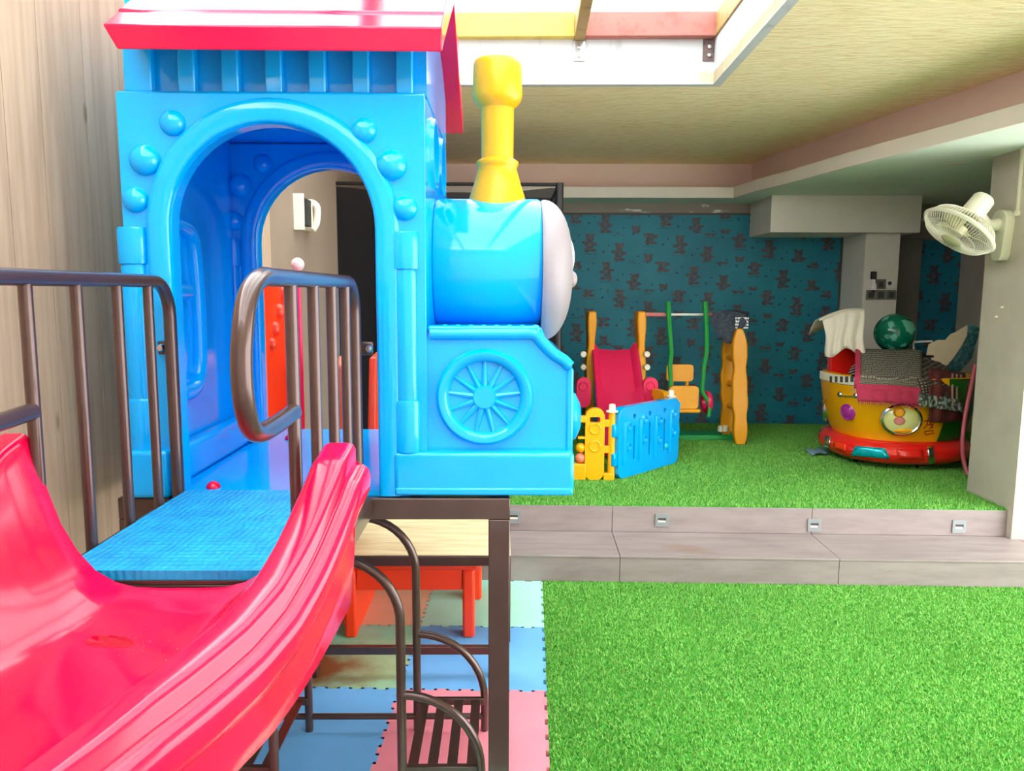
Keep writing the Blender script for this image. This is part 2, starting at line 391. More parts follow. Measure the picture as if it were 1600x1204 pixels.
# side walls
wl = MB().box(XL-.12, XL, -1.0, YB, 0, ZC).build('wall_left', 'plaster', **R0); struct(wl, 'left wall, weathered planks near and taupe plaster farther back')
k = 0; yy = .72
while yy < 3.7:
    wd = (.2, .23, .15, .21)[k % 4]
    MB().box(XL, XL+.02, yy+.0012, yy+wd-.0012, .0, ZC).build('plank', 'wood', wl)
    yy += wd; k += 1
wf = MB().box(XL-.12, XR, -1.12, -1.0, 0, ZC).build('wall_front_added', 'paint', **R0); struct(wf, 'unseen plain wall added behind the viewpoint to cut frontal light')  # added out of view to block light and sky reflections on the train front
wr = MB().box(XR, XR+.12, 4.4, YB, 0, ZC).build('wall_right', 'plaster_right', **R0); struct(wr)
# right pillar
p0 = toroom(PZ(1512, 765, Z2+.01)); p1 = toroom(PZ(1580, 797, Z2+.01))
PX = (p0.x+p1.x)/2; PYF = 4.30+.19; PYB = p0.y
zs = 2.44
pil = MB().box(PX, XR, PYF, PYB, 0, zs).build('wall_pillar', 'plaster_right', **R0); struct(pil, 'grey beige plaster pier on the right beside the step')
# ceiling with skylight hole
SKX, SKY = P(1113, 132, 1).x, None
sk = toroom(PZ(1113, 132, ZC)); skl = toroom(PZ(715, 130, ZC))
SX1 = sk.x; SY1 = (sk.y+skl.y)/2; SY0 = -.5; SX0 = XL
ce = MB().prism([[(XL, -1.0), (XR, -1.0), (XR, YB), (XL, YB), (XL, SY1), (SX1, SY1), (SX1, SY0), (XL, SY0)]], FZ, ZC, ZC+.06).build('ceiling', 'ceiling', smooth=False, **R0); struct(ce, 'woven beige ceiling around the skylight opening')
HB = .24
sb = MB()
sb.box(SX0, SX1+.05, SY1, SY1+.05, ZC-.003, ZC+HB); sb.box(SX1, SX1+.05, SY0, SY1, ZC-.003, ZC+HB); sb.box(SX0, SX1+.05, SY0-.05, SY0, ZC-.003, ZC+HB)
win = sb.build('window_1', 'skyband', **R0); struct(win, 'skylight with milky panes between painted beams above the train')
# beams of the skylight
rx = RP(905, 90, SY1).x
MB().box(SX0, rx-.03, SY1-.06, SY1+.05, ZC+HB, ZC+HB+.13).build('beam', 'beam_yellow', win, bevel=.004)
MB().box(rx+.03, SX1, SY1-.06, SY1+.05, ZC+HB, ZC+HB+.13).build('beam', 'beam_pink', win, bevel=.004)
for bx in (rx, rx-.85, rx-1.7):
    if bx > XL: MB().box(bx-.03, bx+.03, SY0, SY1, ZC+HB-.005, ZC+HB+.12).build('beam', 'beam_tan', win, bevel=.004)
MB().box(SX1-.01, SX1+.05, SY0, SY1, ZC+HB, ZC+HB+.13).build('beam', 'beam_tan', win, bevel=.004)
for i, bx in enumerate((rx, SX1-.03)):
    br = MB().box(bx-.035, bx+.035, SY1-.008, SY1, ZC+HB-.12, ZC+HB+.01).build('bracket', ('steel', 'rust')[i], win, bevel=.003)
    for zz in (.03, .075): MB().lathe([(0, .012), (.010, .010), (.011, 0)], (bx, SY1-.008, ZC+HB-.13+zz+.01), (0, -1, 0), 12).build('bolt', 'steel', br)
xs_ = [SX0, rx-.85, rx, SX1]
for a, b in zip(xs_[:-1], xs_[1:]): MB().box(a+.002, b-.002, SY0, SY1, ZC+HB+.13, ZC+HB+.138).build('pane', 'roofglass', win)
# soffit on the right with a curved lip, cove above, and band along the back wall
ZS = zs; lipt = ZS+.09
edge_px = [(1176, 299, None), (1240, 283, None), (1332, 258, None), (1460, 226, None), (1600, 190, None)]
ed = [toroom(PZ(u, v, ZS)) for u, v, _ in edge_px]
ed = [(p.x, p.y) for p in ed]
dx, dy = ed[-1][0]-ed[-2][0], ed[-1][1]-ed[-2][1]
for q in range(4): ed.append((ed[-1][0]+dx*.9**q, ed[-1][1]+dy))
ed = [e_ for e_ in ed if e_[0] < XR-.3]
yb_lip = 7.05
poly = [(XL, yb_lip), (ed[0][0]-.05, yb_lip)] + ed + [(XR, ed[-1][1]), (XR, YB), (XL, YB)]
so = MB().prism([poly], FZ, ZS, ZS+.012).build('ceiling_soffit', 'soffit', smooth=False, **R0); struct(so, 'pale green dropped soffit curving along the right side')
def strip(pts, z0, z1, off, th=.02):
    m = MB(); rows = []
    for x, y in pts: rows.append([(x+off[0], y+off[1], z0), (x+off[0], y+off[1], z1), (x+off[0]+th, y+off[1]+th, z1), (x+off[0]+th, y+off[1]+th, z0)])
    m.grid(rows, cu=True); return m
lip_pts = [(XL, yb_lip), (ed[0][0]-.05, yb_lip)] + [tuple(p.xy) for p in bez([(x, y, 0) for x, y in ed], 6)]
strip(lip_pts, ZS-.004, lipt, (-.004, -.004)).build('lip', 'paint', so)
cove_pts = [(XL, 7.3), (ed[0][0]+.17, 7.3)] + [tuple((p+Vector((.24, 0, 0))).xy) for p in bez([(x, y, 0) for x, y in ed], 6)]
strip(cove_pts, lipt-.06, ZC, (0, 0)).build('cove', 'cove', so)
MB().prism([lip_pts + [(x, y) for x, y in cove_pts[::-1]]], FZ, lipt-.07, lipt-.06).build('cove_shelf', 'paint', so, smooth=False)
for u, v in ((1495, 255), (1386, 286)):
    p = toroom(PZ(u, v, ZS)); MB().lathe([(0, 0), (.05, -.002), (.06, -.001), (.062, .002)], (p.x, p.y, ZS-.004), (0, 0, 1), 24).build('downlight_ring', 'paint', so)
# beam box and column under it
bY = RP(1320, 305, 1); t_ = (ZS-EYE)/(bY.z-EYE); BYF = t_
BX0 = RP(1205, 330, BYF).x; BX1 = RP(1440, 330, BYF).x; BZ0 = RP(1300, 363, BYF).z
be = MB().box(BX0, BX1, BYF, YB, BZ0, ZS).build('trim_1', 'paint', bevel=.004, **R0); struct(be, 'cream boxed beam under the soffit at the back')
CY = BYF+.1
c0 = RP(1350, 420, CY).x; c1 = RP(1404, 420, CY).x
co = MB().box(c0, c1, CY, YB, Z2, BZ0).build('wall_column', 'paint', bevel=.004, **R0); struct(co, 'cream square column under the boxed beam')
cd = MB().box(c1, RP(1437, 420, YB-.06).x, YB-.08, YB, Z2, BZ0).build('trim_2', 'greywall', **R0); struct(cd)
ce2 = MB().box(RP(1318, 420, YB-.05).x, c0, YB-.07, YB, Z2, BZ0).build('trim_3', 'greywall', **R0); struct(ce2)

# ------------------------------------------------------------------ turf (uncountable pile)
def turf(name, x0, x1, y0, y1, z, dens, hgt, label, step=False):
    n = int((x1-x0)*(y1-y0)*dens)
    x = RNG.uniform(x0, x1, n); y = RNG.uniform(y0, y1, n)
    th = RNG.uniform(0, 2*PI, n); h = hgt*RNG.uniform(.55, 1.1, n); wd = RNG.uniform(.0012, .0026, n)*1.5
    la = RNG.uniform(0, 2*PI, n); ll = h*RNG.uniform(.2, .9, n)
    V = np.empty((n, 3, 3)); cx, sx = np.cos(th)*wd, np.sin(th)*wd
    V[:, 0] = np.stack([x-cx, y-sx, np.full(n, z)], 1); V[:, 1] = np.stack([x+cx, y+sx, np.full(n, z)], 1)
    V[:, 2] = np.stack([x+np.cos(la)*ll, y+np.sin(la)*ll, z+h], 1)
    me = bpy.data.meshes.new(name); me.vertices.add(n*3); me.vertices.foreach_set('co', V.ravel())
    me.loops.add(n*3); me.loops.foreach_set('vertex_index', np.arange(n*3, dtype=np.int32))
    me.polygons.add(n); me.polygons.foreach_set('loop_start', np.arange(0, n*3, 3, dtype=np.int32)); me.polygons.foreach_set('loop_total', np.full(n, 3, dtype=np.int32))
    me.update(calc_edges=True); me.materials.append(M['turf'])
    o = bpy.data.objects.new(name, me); COL.objects.link(o); o.rotation_euler.z = ROOM
    o['kind'] = 'stuff'; o['label'] = label; o['category'] = 'turf'
    MB().box(x0, x1, y0, y1, z-.012, z).build('turf_backing', 'turf_base', o)
    return o
TX = .068                     # right edge of the foam mat in room coordinates
turf('artificial_turf', TX+.005, XR, 1.9, Y1, .001, 42000, .013, 'bright green artificial turf on the lower floor beside the foam mat')
turf('artificial_turf', -.6, XR-.03, Y2+.004, YB-.05, Z2, 22000, .016, 'green artificial turf on the raised floor behind the steps')

# ------------------------------------------------------------------ foam puzzle mat
foam = thing('foam_puzzle_mat', 'interlocking pastel foam puzzle mat on the floor under the train', 'foam mat', (0, 0, 0), ROOM)
TW = .59
def foam_tile(ix, iy, mat):
    x1 = TX - ix*TW; x0 = x1-TW; y1 = Y1-.01-iy*TW; y0 = y1-TW; n = 12; d = .012
    if x0 < XL+.05: x0 = XL+.05
    def edge(a, b, ph):         # toothed edge from a to b, left normal outwards
        a, b = Vector(a), Vector(b); t = (b-a); nrm = Vector((t.y, -t.x)).normalized(); out = []
        for k in range(n):
            o_ = d/2 if (k+ph) % 2 == 0 else -d/2
            g = .12 if o_ > 0 else -.12
            out.append(a+t*((k-(g if k else 0))/n)+nrm*o_ if k else a+nrm*0)
            if k == 0: out.append(a+t*(.001)+nrm*o_)
            out.append(a+t*((k+1+(g if k < n-1 else -.02))/n)+nrm*o_)
        return out
    pts = edge((x0, y0), (x1, y0), 0) + edge((x1, y0), (x1, y1), 0) + edge((x1, y1), (x0, y1), 0) + edge((x0, y1), (x0, y0), 0)
    pts = [(p.x, p.y) for p in pts]
    MB().prism([pts], FZ, -.012, .006).build('tile', mat, foam, smooth=False)
mint = foam_mat('mint_foam', (176, 244, 222)); bluef = foam_mat('blue_foam', (112, 184, 248)); pinkf = foam_mat('pink_foam', (255, 148, 166)); tanf = foam_mat('tan_foam', (232, 204, 168))
rp = toroom(PZ(470, 1045, 0)); rp2 = toroom(PZ(600, 1040, 0))
mintst = foam_mat('rust_stained_mint_foam', (150, 238, 205), [(rp2.x, rp2.y, .46, (176, 160, 92), .6), (rp.x, rp.y, .40, (128, 66, 20), 1.0)])
for ix in range(3):
    for iy in range(4):
        foam_tile(ix, iy, [[mint, bluef, pinkf, mint], [tanf, mintst, bluef, pinkf], [bluef, pinkf, tanf, mint]][ix][iy])

# ================================================================== THE TRAIN AND ITS FRAME
YF, YK = 2.1, 2.87           # front and back faces of the cabin
def T(u, v, Y=YF): p = P(u, v, Y); return (p.x, p.z)
ZD = 1.03                    # frame top
# --- brown steel frame
fr = thing('steel_platform', 'dark brown square tube steel platform carrying the toy train', 'platform', (0, 0, 0))
FX0, FX1, FY0, FY1 = -1.06, .022, 2.075, 3.08; tb = .06
MB().box(FX0, FX1, FY0, FY0+tb, ZD-tb, ZD).build('rail', 'brown', fr, bevel=.003)
MB().box(FX0, FX1, FY1-tb, FY1, ZD-tb, ZD).build('rail', 'brown', fr, bevel=.003)
for x in (FX0, FX1-tb): MB().box(x, x+tb, FY0+tb+.001, FY1-tb-.001, ZD-tb, ZD).build('rail', 'brown', fr, bevel=.003)
for x in (FX0, FX1-tb):
    for y in (FY0, FY1-tb): MB().box(x, x+tb, y, y+tb, .006, ZD-tb-.001).build('post', 'brown', fr, bevel=.003)
MB().box(-.815, -.765, FY1-tb, FY1, .006, ZD-tb-.001).build('post', 'brown', fr, bevel=.003)
MB().box(FX0+tb, FX1-tb, FY1-.045, FY1-.015, .10, .132).build('crossbar', 'brown', fr, bevel=.002)
# entry deck
DX0, DX1, DY0 = -.905, -.36, 1.455
MB().box(DX0, DX1, DY0, DY0+.04, ZD-.05, ZD-.005).build('deck_rail', 'brown', fr, bevel=.002)
for x in (DX0, DX1-.04): MB().box(x, x+.04, DY0+.041, FY0-.001, ZD-.05, ZD-.005).build('deck_rail', 'brown', fr, bevel=.002)
MB().box(DX0, DX1, DY0, FY0-.001, ZD-.004, ZD+.004).build('deck_plate', 'brown', fr)
for x in (DX0,): MB().box(x, x+.04, DY0+.1, DY0+.14, .006, ZD-.051).build('post', 'brown', fr, bevel=.002)
for u in (268, 358):
    p = P(u, 912, DY0); MB().lathe([(0, .006), (.008, .005), (.009, 0)], (p.x, DY0, ZD-.028), (0, -1, 0), 10).build('bolt', 'steel', fr)
# mat on the deck
mm = MB().prism([rrect(DX0+.036, DX1-.052, DY0+.005, 2.073, .012)], FZ, ZD+.004, ZD+.024).build('deck_mat', 'bluemat', bevel=.004); tag(mm, 'embossed bright blue foam mat on the entry deck before the arch', 'mat')
# railings
def railing(name, X, label, flip):
    r = thing(name, label, 'railing', (X, 1.75, ZD))
    ys = [1.445, 1.615, 1.785, 1.94]; zt = 1.622 - ZD; o = (0, -1.75, 0)
    def q(y, z): return (0, y-1.75, z)
    # top rail: foot post at the train, bend, along, loop over the slide and back to the first bar
    pth = [q(2.06, .006), q(2.06, zt-.12)] + [q(2.06-.085*(1-math.cos(a)), zt-.09+.09*math.sin(a)) for a in np.linspace(0, PI/2, 7)]
    pth += [q(1.5, zt)]
    lo = bez([q(1.5, zt), q(1.35, zt), q(1.265, zt-.003), q(1.2, zt-.035), q(1.168, zt-.10), q(1.162, zt-.16), q(1.178, zt-.215), q(1.22, zt-.25), q(1.32, zt-.255), q(1.44, zt-.25)], 5)
    MB().tube(pth + lo[1:], .0165, 12).build('hoop_rail', 'brown', r)
    for y in ys: MB().tube([q(y, .006), q(y, zt-.012)], .0125, 10).build('baluster', 'brown', r)
    s = -1 if flip else 1
    zb = P(590, 545, 2.06).z - ZD
    tab = MB().box(min(0, s*.045), max(0, s*.045), .31-.004+.02, .31+.004+.02, zb-.018, zb+.018).build('tab', 'brown', r, bevel=.004)
    MB().lathe([(0, .012), (.008, .011), (.011, .006), (.012, 0)], (s*.034, .326, zb), (0, -1, 0), 16).build('bolt', 'steel', tab)
    return r
railing('hoop_railing', -.395, 'brown tube railing with looped front end on the right of the deck', False)
railing('hoop_railing', -.885, 'brown tube railing along the plank wall, left of the deck mat', True)

# --- toy train
tr = thing('toy_train', 'big blue plastic toy train with red roof and yellow chimney', 'toy train', (-.6, 2.5, ZD))
def TB(mb, name, mat, par=None, **k):
    mb.xf(Matrix.Translation((.6, -2.5, -ZD))); return mb.build(name, mat, par or tr, **k)
x0, zt_ = T(183, 140); x1, _ = T(663, 142); ZT = 2.118; x0 = -1.015
ax, az = T(427, 357); ari = .272                # arch centre, inner radius
zf = ZD+.004
def wall_loop(a0, a1, zlo, zhi, cx, r, sp):
    return [(a0, zlo), (cx-r, zlo)] + arc2(cx, sp, r, PI, 0, 24) + [(cx+r, zlo), (a1, zlo), (a1, zhi), (a0, zhi)]
TB(MB().prism([wall_loop(x0, x1, zf, ZT, ax, ari, az)], FY, YF, YF+.06), 'front_wall', 'blue', bevel=.008)
TB(MB().prism([wall_loop(x0, x1, zf, ZT, ax, ari-.005, az)], FY, YK-.06, YK), 'back_wall', 'blue', bevel=.008)
TB(MB().box(x0, x0+.05, YF+.061, YK-.061, zf, ZT), 'side_wall', 'blue')
# right side wall with two round recesses
h1 = [circ(2.33, 2.0, .085), circ(2.62, 2.0, .085)]
TB(MB().prism([[(YF+.061, zf), (YK-.061, zf), (YK-.061, ZT), (YF+.061, ZT)]] + h1, FX, x1-.05, x1), 'side_wall', 'blue')
for c_ in ((2.33, 2.0), (2.62, 2.0)):
    TB(MB().lathe([(.085, 0), (.085, .012), (.098, .012), (.104, 0)], (x1, c_[0], c_[1]), (1, 0, 0), 28), 'porthole_ring', 'blue')
    TB(MB().lathe([(0, 0), (.085, 0)], (x1-.03, c_[0], c_[1]), (1, 0, 0), 28), 'porthole_disc', 'blue')
TB(MB().box(x0+.051, x1-.051, YF+.0, 3.06, zf-.003, zf+.012), 'train_floor', 'blue')
# moulded arch band, front and back
def arch_band(cx, sp, r0, r1, y, h, zlo, name='arch_band'):
    m = MB(); rows = []
    pts = [(cx-1, zlo, PI)] if False else []
    ang = [(PI, zlo)] + [(a, None) for a in np.linspace(PI, 0, 33)] + [(0, zlo)]
    prof = [(r0, 0), (r0+.003, h*.75), (r0+.010, h), (r1-.018, h), (r1-.006, h*.75), (r1, 0)]
    for a, zz in ang:
        row = []
        for rr, hh in prof:
            x = cx+rr*math.cos(a); z = sp+rr*math.sin(a)
            if zz is not None: z = zz
            row.append((x, y-hh, z))
        rows.append(row)
    return TB(m.grid(rows), name, 'blue', ang=60)
arch_band(ax, az, ari, ari+.066, YF, .016, zf)
arch_band(ax, az, ari-.005, ari+.055, YK-.06, .014, zf)
# dome rivets
def rivet(u, v, r, Y, par=None):
    p = P(u, v, Y); TB(MB().lathe([(r*math.cos(a), r*.8*math.sin(a)) for a in np.linspace(0, PI/2, 7)], (p.x, Y, p.z), (0, -1, 0), 20), 'dome_rivet', 'blue')
for u, v, r in ((270, 192, .034), (227, 250, .041), (212, 312, .034), (569, 203, .034), (612, 258, .041), (633, 325, .033)): rivet(u, v, r, YF)
for u, v, r in ((411, 256, .034), (376, 290, .042), (366, 345, .034)): rivet(u, v, r, YK-.06)
# moulded pipes on the front and inside of the back wall
def pipe(uc, segs, Y, name='moulded_pipe', hw=1.0):
    m = MB(); prof = []
    for v0, v1, wpx in segs:
        z1_, z0_ = P(uc, v0, Y).z, P(uc, v1, Y).z; r = wpx/2/F*Y
        prof += [(r*.93, z1_), (r, z1_-.008), (r, z0_+.004), (r*.97, z0_)]
    x = P(uc, 500, Y).x
    m.lathe([(0, prof[0][1])] + [(r, z) for r, z in prof] + [(0, prof[-1][1])], (x, Y, 0), (0, 0, 1), 24)
    for v in m.bm.verts:
        v.co.y = Y + (v.co.y-Y)*.62
    return TB(m, name, 'blue')
pipe(213, [(355, 412, 44), (413, 622, 38), (623, 705, 42)], YF)
pipe(634, [(362, 420, 42), (421, 625, 35), (626, 705, 42)], YF)
pipe(365, [(372, 415, 30), (416, 570, 24), (571, 640, 29)], YK-.06)
bz0, bz1 = ZD+.002, P(220, 700, YF).z
TB(MB().box(x0-.005, x0+.105, YF-.04, YF+.03, bz0, bz1), 'pipe_base', 'blue', bevel=.012, seg=3)
# C-shaped moulded handle on the left inside wall
xi = x0+.055
hp = [P(282, 332, 2.2)]
def lw(y, z): return (xi, y, z)
TB(MB().tube(bez([lw(2.18, 1.79), lw(2.33, 1.79), lw(2.40, 1.77), lw(2.43, 1.70), lw(2.44, 1.5), lw(2.43, 1.36), lw(2.38, 1.30), lw(2.28, 1.29)], 5), .026, 12), 'moulded_handle', 'blue')
TB(MB().tube([lw(2.17, 1.595), lw(2.35, 1.595)], .028, 12), 'moulded_handle', 'blue')
TB(MB().box(x0+.05, x0+.10, YF+.10, YK-.062, zf+.013, zf+.12), 'inner_skirt', 'blue', bevel=.015, seg=3)
TB(MB().box(x0+.101, ax-ari-.02, YK-.10, YK-.062, zf+.013, zf+.12), 'inner_skirt', 'blue', bevel=.012, seg=3)
# red bolts on the floor
for u, v, y_ in ((346, 683, 2.6), (333, 753, 2.13), (453, 676, 2.84)):
    p = P(u, v, y_); TB(MB().sphere((p.x, p.y, zf+.012), .020, sz=.95), 'red_bolt_cap', 'red')
# upper ribbed band
b0, b1 = T(196, 100, 2.13)[0], x1+.002
TB(MB().box(x0+.015, b1, 2.145, YK-.02, ZT+.001, 2.36), 'upper_band', 'blue')
for i in range(7):
    uc = 210 + 68*i - (20 if i == 0 else 0); ue = 237+68*i
    a = P(uc+ (0 if i else 0), 110, 2.12).x; b = P(ue, 110, 2.12).x
    TB(MB().box(max(a, x0+.016), b, 2.113, 2.146, ZT-.002, 2.29), 'rib', 'blue', bevel=.005)
# cabin gables and roof
ZE = P(430, 77, 1.975).z; ZE1 = P(430, 40, 1.975).z
yr = (YF+YK)/2; ridge = ZE+.42
gab = [(2.145, 2.40), (YK-.02, 2.40), (YK-.02, 2.44), (yr, ridge-.06), (2.145, 2.44)]
rx0, rx1 = P(160, 45, 1.975).x, P(690, 45, 1.975).x
ye0, ye1 = 1.975, 2.995
th = ZE1-ZE
def slope(y): return ZE1 + (ridge-ZE1)*(1-abs(y-yr)/(yr-ye0))
pr = [(ye0+.012, ZE), (ye0, ZE1)]
# lapped outer surface
for f0, f1 in ((0, .16), (.16, .45), (.45, .75), (.75, 1.0)):
    ya, yb = ye0+(yr-ye0)*f0, ye0+(yr-ye0)*f1; pr += ([(ya+.002, slope(ya)+.006)] if f0 else []) + [(yb, slope(yb)-.002)]
mir = [(2*yr-y, z) for y, z in pr[::-1]]
inner = [(2*yr-(ye0+.06), ZE+.03), (yr, ridge-.13), (ye0+.06, ZE+.03)]
rm_ = MB().prism([pr + mir[1:] + inner], FX, rx0, rx1)
for v in rm_.bm.verts:                       # ends raked under the eave
    f = max(0, min(1, (ZE1-v.co.z)/(ZE1-ZE)))
    if v.co.x < -.6: v.co.x += .028*f
roof = TB(rm_, 'roof', 'red', bevel=.006)
TB(MB().prism([[(2.17, 2.361), (YK-.045, 2.361), (yr, ridge-.16)]], FX, x1-.04, x1), 'gable', 'blue')
TB(MB().prism([[(2.17, 2.361), (YK-.045, 2.361), (yr, ridge-.16)]], FX, x0+.02, x0+.06), 'gable', 'blue')
# boiler
BYc = 2.48; zb_top = P(760, 311, BYc).z; BR = .205; zbc = zb_top-BR; bx0, bx1 = x1+.001, P(848, 400, BYc-BR).x
TB(MB().lathe([(0, bx0), (BR-.004, bx0), (BR, bx0+.01), (BR, bx1-.008), (BR-.006, bx1), (0, bx1)], (0, BYc, zbc), (1, 0, 0), 56), 'boiler', 'blue')
znc = (P(870, 313, BYc).z + P(870, 531, BYc).z)/2; NR = (P(870, 313, BYc).z - P(870, 531, BYc).z)/2
nd = .092
nose_p = [(0, bx1+.001), (NR-.004, bx1+.001), (NR, bx1+.008)] + [(NR*math.cos(a)**.8, bx1+.012+nd*math.sin(a)) for a in np.linspace(.05, PI/2, 12)]
nose = TB(MB().lathe(nose_p, (0, BYc, znc), (1, 0, 0), 48), 'nose_cap', 'grey')
zl = P(888, 402, BYc).z
TB(MB().lathe([(.075*math.cos(a), .038*math.sin(a)) for a in np.linspace(0, PI/2, 7)], (bx1+nd-.018, BYc, zl), (1, 0, 0), 24), 'lamp_lens', 'white')
TB(MB().sphere((bx1+nd+.008, BYc, P(893, 436, BYc).z), .028, sx=.8), 'nose_knob', 'grey')
# chimney
cxm = P(777, 300, BYc).x
def zc_(v): return P(777, v, BYc).z
def rw(w): return w/2/F*BYc*1.01
prof = [(0, zc_(92)), (rw(58), zc_(93)), (rw(68), zc_(97)), (rw(72), zc_(104)), (rw(74), zc_(150)), (rw(70), zc_(158)), (rw(60), zc_(165)), (rw(49), zc_(170)), (rw(48), zc_(248)), (rw(54), zc_(250)), (rw(63), zc_(253)), (rw(64), zc_(257)), (rw(60), zc_(261)), (rw(58), zc_(264)), (rw(72), zc_(290)), (rw(90), zc_(318)), (rw(92), zc_(335)), (0, zc_(335))]
TB(MB().lathe(prof, (cxm, BYc, 0), (0, 0, 1), 40), 'chimney', 'yellow')
# wheel box with curved front end
YW = 2.12
prof = [T(652, 772, YW), T(652, 512, YW), T(846, 512, YW), T(851, 524, YW), T(858, 536, YW), T(868, 547, YW), T(882, 556, YW), T(894, 566, YW), T(894, 772, YW)]
prof[0] = (prof[0][0], ZD+.01); prof[-1] = (prof[-1][0], ZD+.01)
TB(MB().prism([prof], FY, YW, YK-.02), 'wheel_box', 'blue', bevel=.006)
def trimtube(px_, Y, r, name='moulded_trim'):
    pts = [P(u, v, Y) for u, v in px_]; return TB(MB().tube(bez(pts, 5), r, 10), name, 'blue')
trimtube([(672, 521), (740, 521), (800, 521), (834, 522), (848, 536), (864, 552), (880, 562), (890, 572)], YW-.002, .017)
for u in range(696, 840, 20):
    p = P(u, 509, YW+.04); TB(MB().sphere((p.x, YW+.03, P(757, 512, YW).z), .012, sz=.7), 'small_rivet', 'blue')
zl_ = P(757, 512, YW).z
TB(MB().box(T(668, 500, YW)[0], T(843, 500, YW)[0], YW-.012, YW+.06, zl_-.012, zl_+.006), 'ledge', 'blue', bevel=.006)
TB(MB().box(T(885, 600, YW)[0], T(896, 600, YW)[0], YW-.006, YW+.05, ZD+.09, P(890, 575, YW).z), 'corner_post', 'blue', bevel=.006)
wc = P(757, 620, YW); wr_ = 69/F*YW
wheel = TB(MB().lathe([(wr_-.024, -.004), (wr_-.020, .014), (wr_-.010, .022), (wr_+.004, .022), (wr_+.012, .012), (wr_+.014, -.004)], (wc.x, YW, wc.z), (0, -1, 0), 56), 'wheel_rim', 'blue')
for i in range(13):
    a = 2*PI*(i+.25)/13; d = Vector((math.cos(a), 0, math.sin(a)))
    TB(MB().tube([wc+d*.030, wc+d*(wr_-.018)], [.010, .006], 8), 'spoke', 'blue')
TB(MB().lathe([(0, .012), (.030, .012), (.037, .004), (.038, -.003)], (wc.x, YW, wc.z), (0, -1, 0), 28), 'wheel_hub', 'blue')
# skirt block
s0, s1 = T(615, 740, 2.085)[0], T(897, 740, 2.085)[0]; zsk = T(757, 706, 2.085)[1]
TB(MB().box(s0, s1, 2.078, YK, ZD+.012, zsk), 'skirt', 'blue', bevel=.014, seg=4)
TB(MB().box(s0+.004, s1-.003, 2.074, YK-.01, ZD+.008, ZD+.03), 'skirt_foot', 'blue', bevel=.006)
# side buffer on the front end
zb2 = P(905, 652, 2.45).z
TB(MB().lathe([(.085, 0), (.085, .02), (.075, .045), (.045, .06), (0, .064)], (T(894, 600, YW)[0]-.001, 2.48, zb2), (1, 0, 0), 32), 'buffer', 'blue')

# --- slide
sl = thing('spiral_slide', 'glossy pink red plastic slide curving away from the deck', 'slide', (-.63, 1.47, .9))
SC = (-1.18, 1.445); RC = .55
def tops(th):                 # rim height, bed height along the bend
    rim = np.interp(th, [0, 5, 10, 15, 20, 25, 30, 35, 45, 60, 90], [1.312, 1.296, 1.25, 1.197, 1.15, 1.121, 1.102, 1.083, 1.03, .93, .72])
    bed = np.interp(th, [0, 5, 10, 15, 20, 25, 30, 35, 45, 60, 90], [1.024, 1.022, 1.018, 1.008, .996, .98, .962, .943, .89, .79, .58])
    return rim, bed
def half(rim, bed, s):        # inner surface then rim and outside, s=+1 outer wall
    w_ = rim-bed
    ins = [(.04, .0), (.09, .002), (.13, .012), (.17, .035), (.205, .075)]
    ins = [(a, bed + h*min(1, w_/.2)) for a, h in ins]; k_ = 1.0 if s > 0 else .93
    ins += [(.235, bed+w_*.42), (.262, bed+w_*.68), (.280, bed+w_*.88), (.286, rim-.012), (.293, rim-.003), (.302, rim)]
    out = [(.336, rim), (.345, rim-.003), (.350, rim-.012), (.350, rim-.034), (.353, rim-.042), (.364, rim-.042), (.374, rim-.050), (.378, rim-.064), (.376, rim-.09), (.366, rim-.112), (.350, rim-.120)]
    g_ = .045*min(1, (1.312-rim)/.17)
    out += [(.345, rim-.135), (.343, (rim-.135)*.5+(bed-.03-g_)*.5), (.335, bed-.03-g_), (.318, bed-.045-g_), (.25, bed-.045-g_*.4)]
    return [(s*a*k_, h) for a, h in ins + out]
rows = []
for th in list(np.linspace(0, 36, 37)) + list(np.linspace(39, 96, 20)):
    rim, bed = tops(th); R_ = half(rim, bed, 1); L_ = half(float(tops(th*.35)[0])-(bed*0+1.0-bed)*.7, bed, -1)
    sec = L_[::-1] + R_
    t = math.radians(th)
    row = [(SC[0]+(RC+s_)*math.cos(t)+.63, SC[1]-(RC+s_)*math.sin(t)-1.47, h-.9) for s_, h in sec]
    rows.append(row)
sm = MB().grid(rows, cu=True); sm.bm.verts.ensure_lookup_table()
nr = len(rows[0]); nh = nr//2
for row in (rows[0], rows[-1]):      # end caps between inner and outer skin
    for hf in (row[nh:], row[:nh][::-1]):
        ins_, out_ = hf[:11], hf[11:][::-1]; k_ = []
        for i_ in range(11):
            f_ = i_/10*(len(out_)-1); a_ = int(f_); b_ = min(a_+1, len(out_)-1); k_.append(tuple(Vector(out_[a_]).lerp(Vector(out_[b_]), f_-a_)))
        sm.grid([ins_, k_])
sm.build('chute', 'red', sl, ang=80, subsurf=0)
for th in (50, 80):
    t = math.radians(th); x, y = SC[0]+RC*math.cos(t), SC[1]-RC*math.sin(t); rim, bed = tops(th)
    MB().tube([(x+.63, y-1.47, -.9), (x+.63, y-1.47, bed-.9-.03)], .025, 12).build('support_post', 'brown', sl)
pd = PZ(172, 1003, .972)
M['water'] = plain('water_film', (170, 0, 40), .05)
pw = MB(); g = [(pd.x+math.cos(a)*.05*(1+.15*math.sin(3*a)), pd.y+math.sin(a)*.017*(1+.2*math.sin(2*a+1))) for a in np.linspace(0, 2*PI, 28, endpoint=False)]

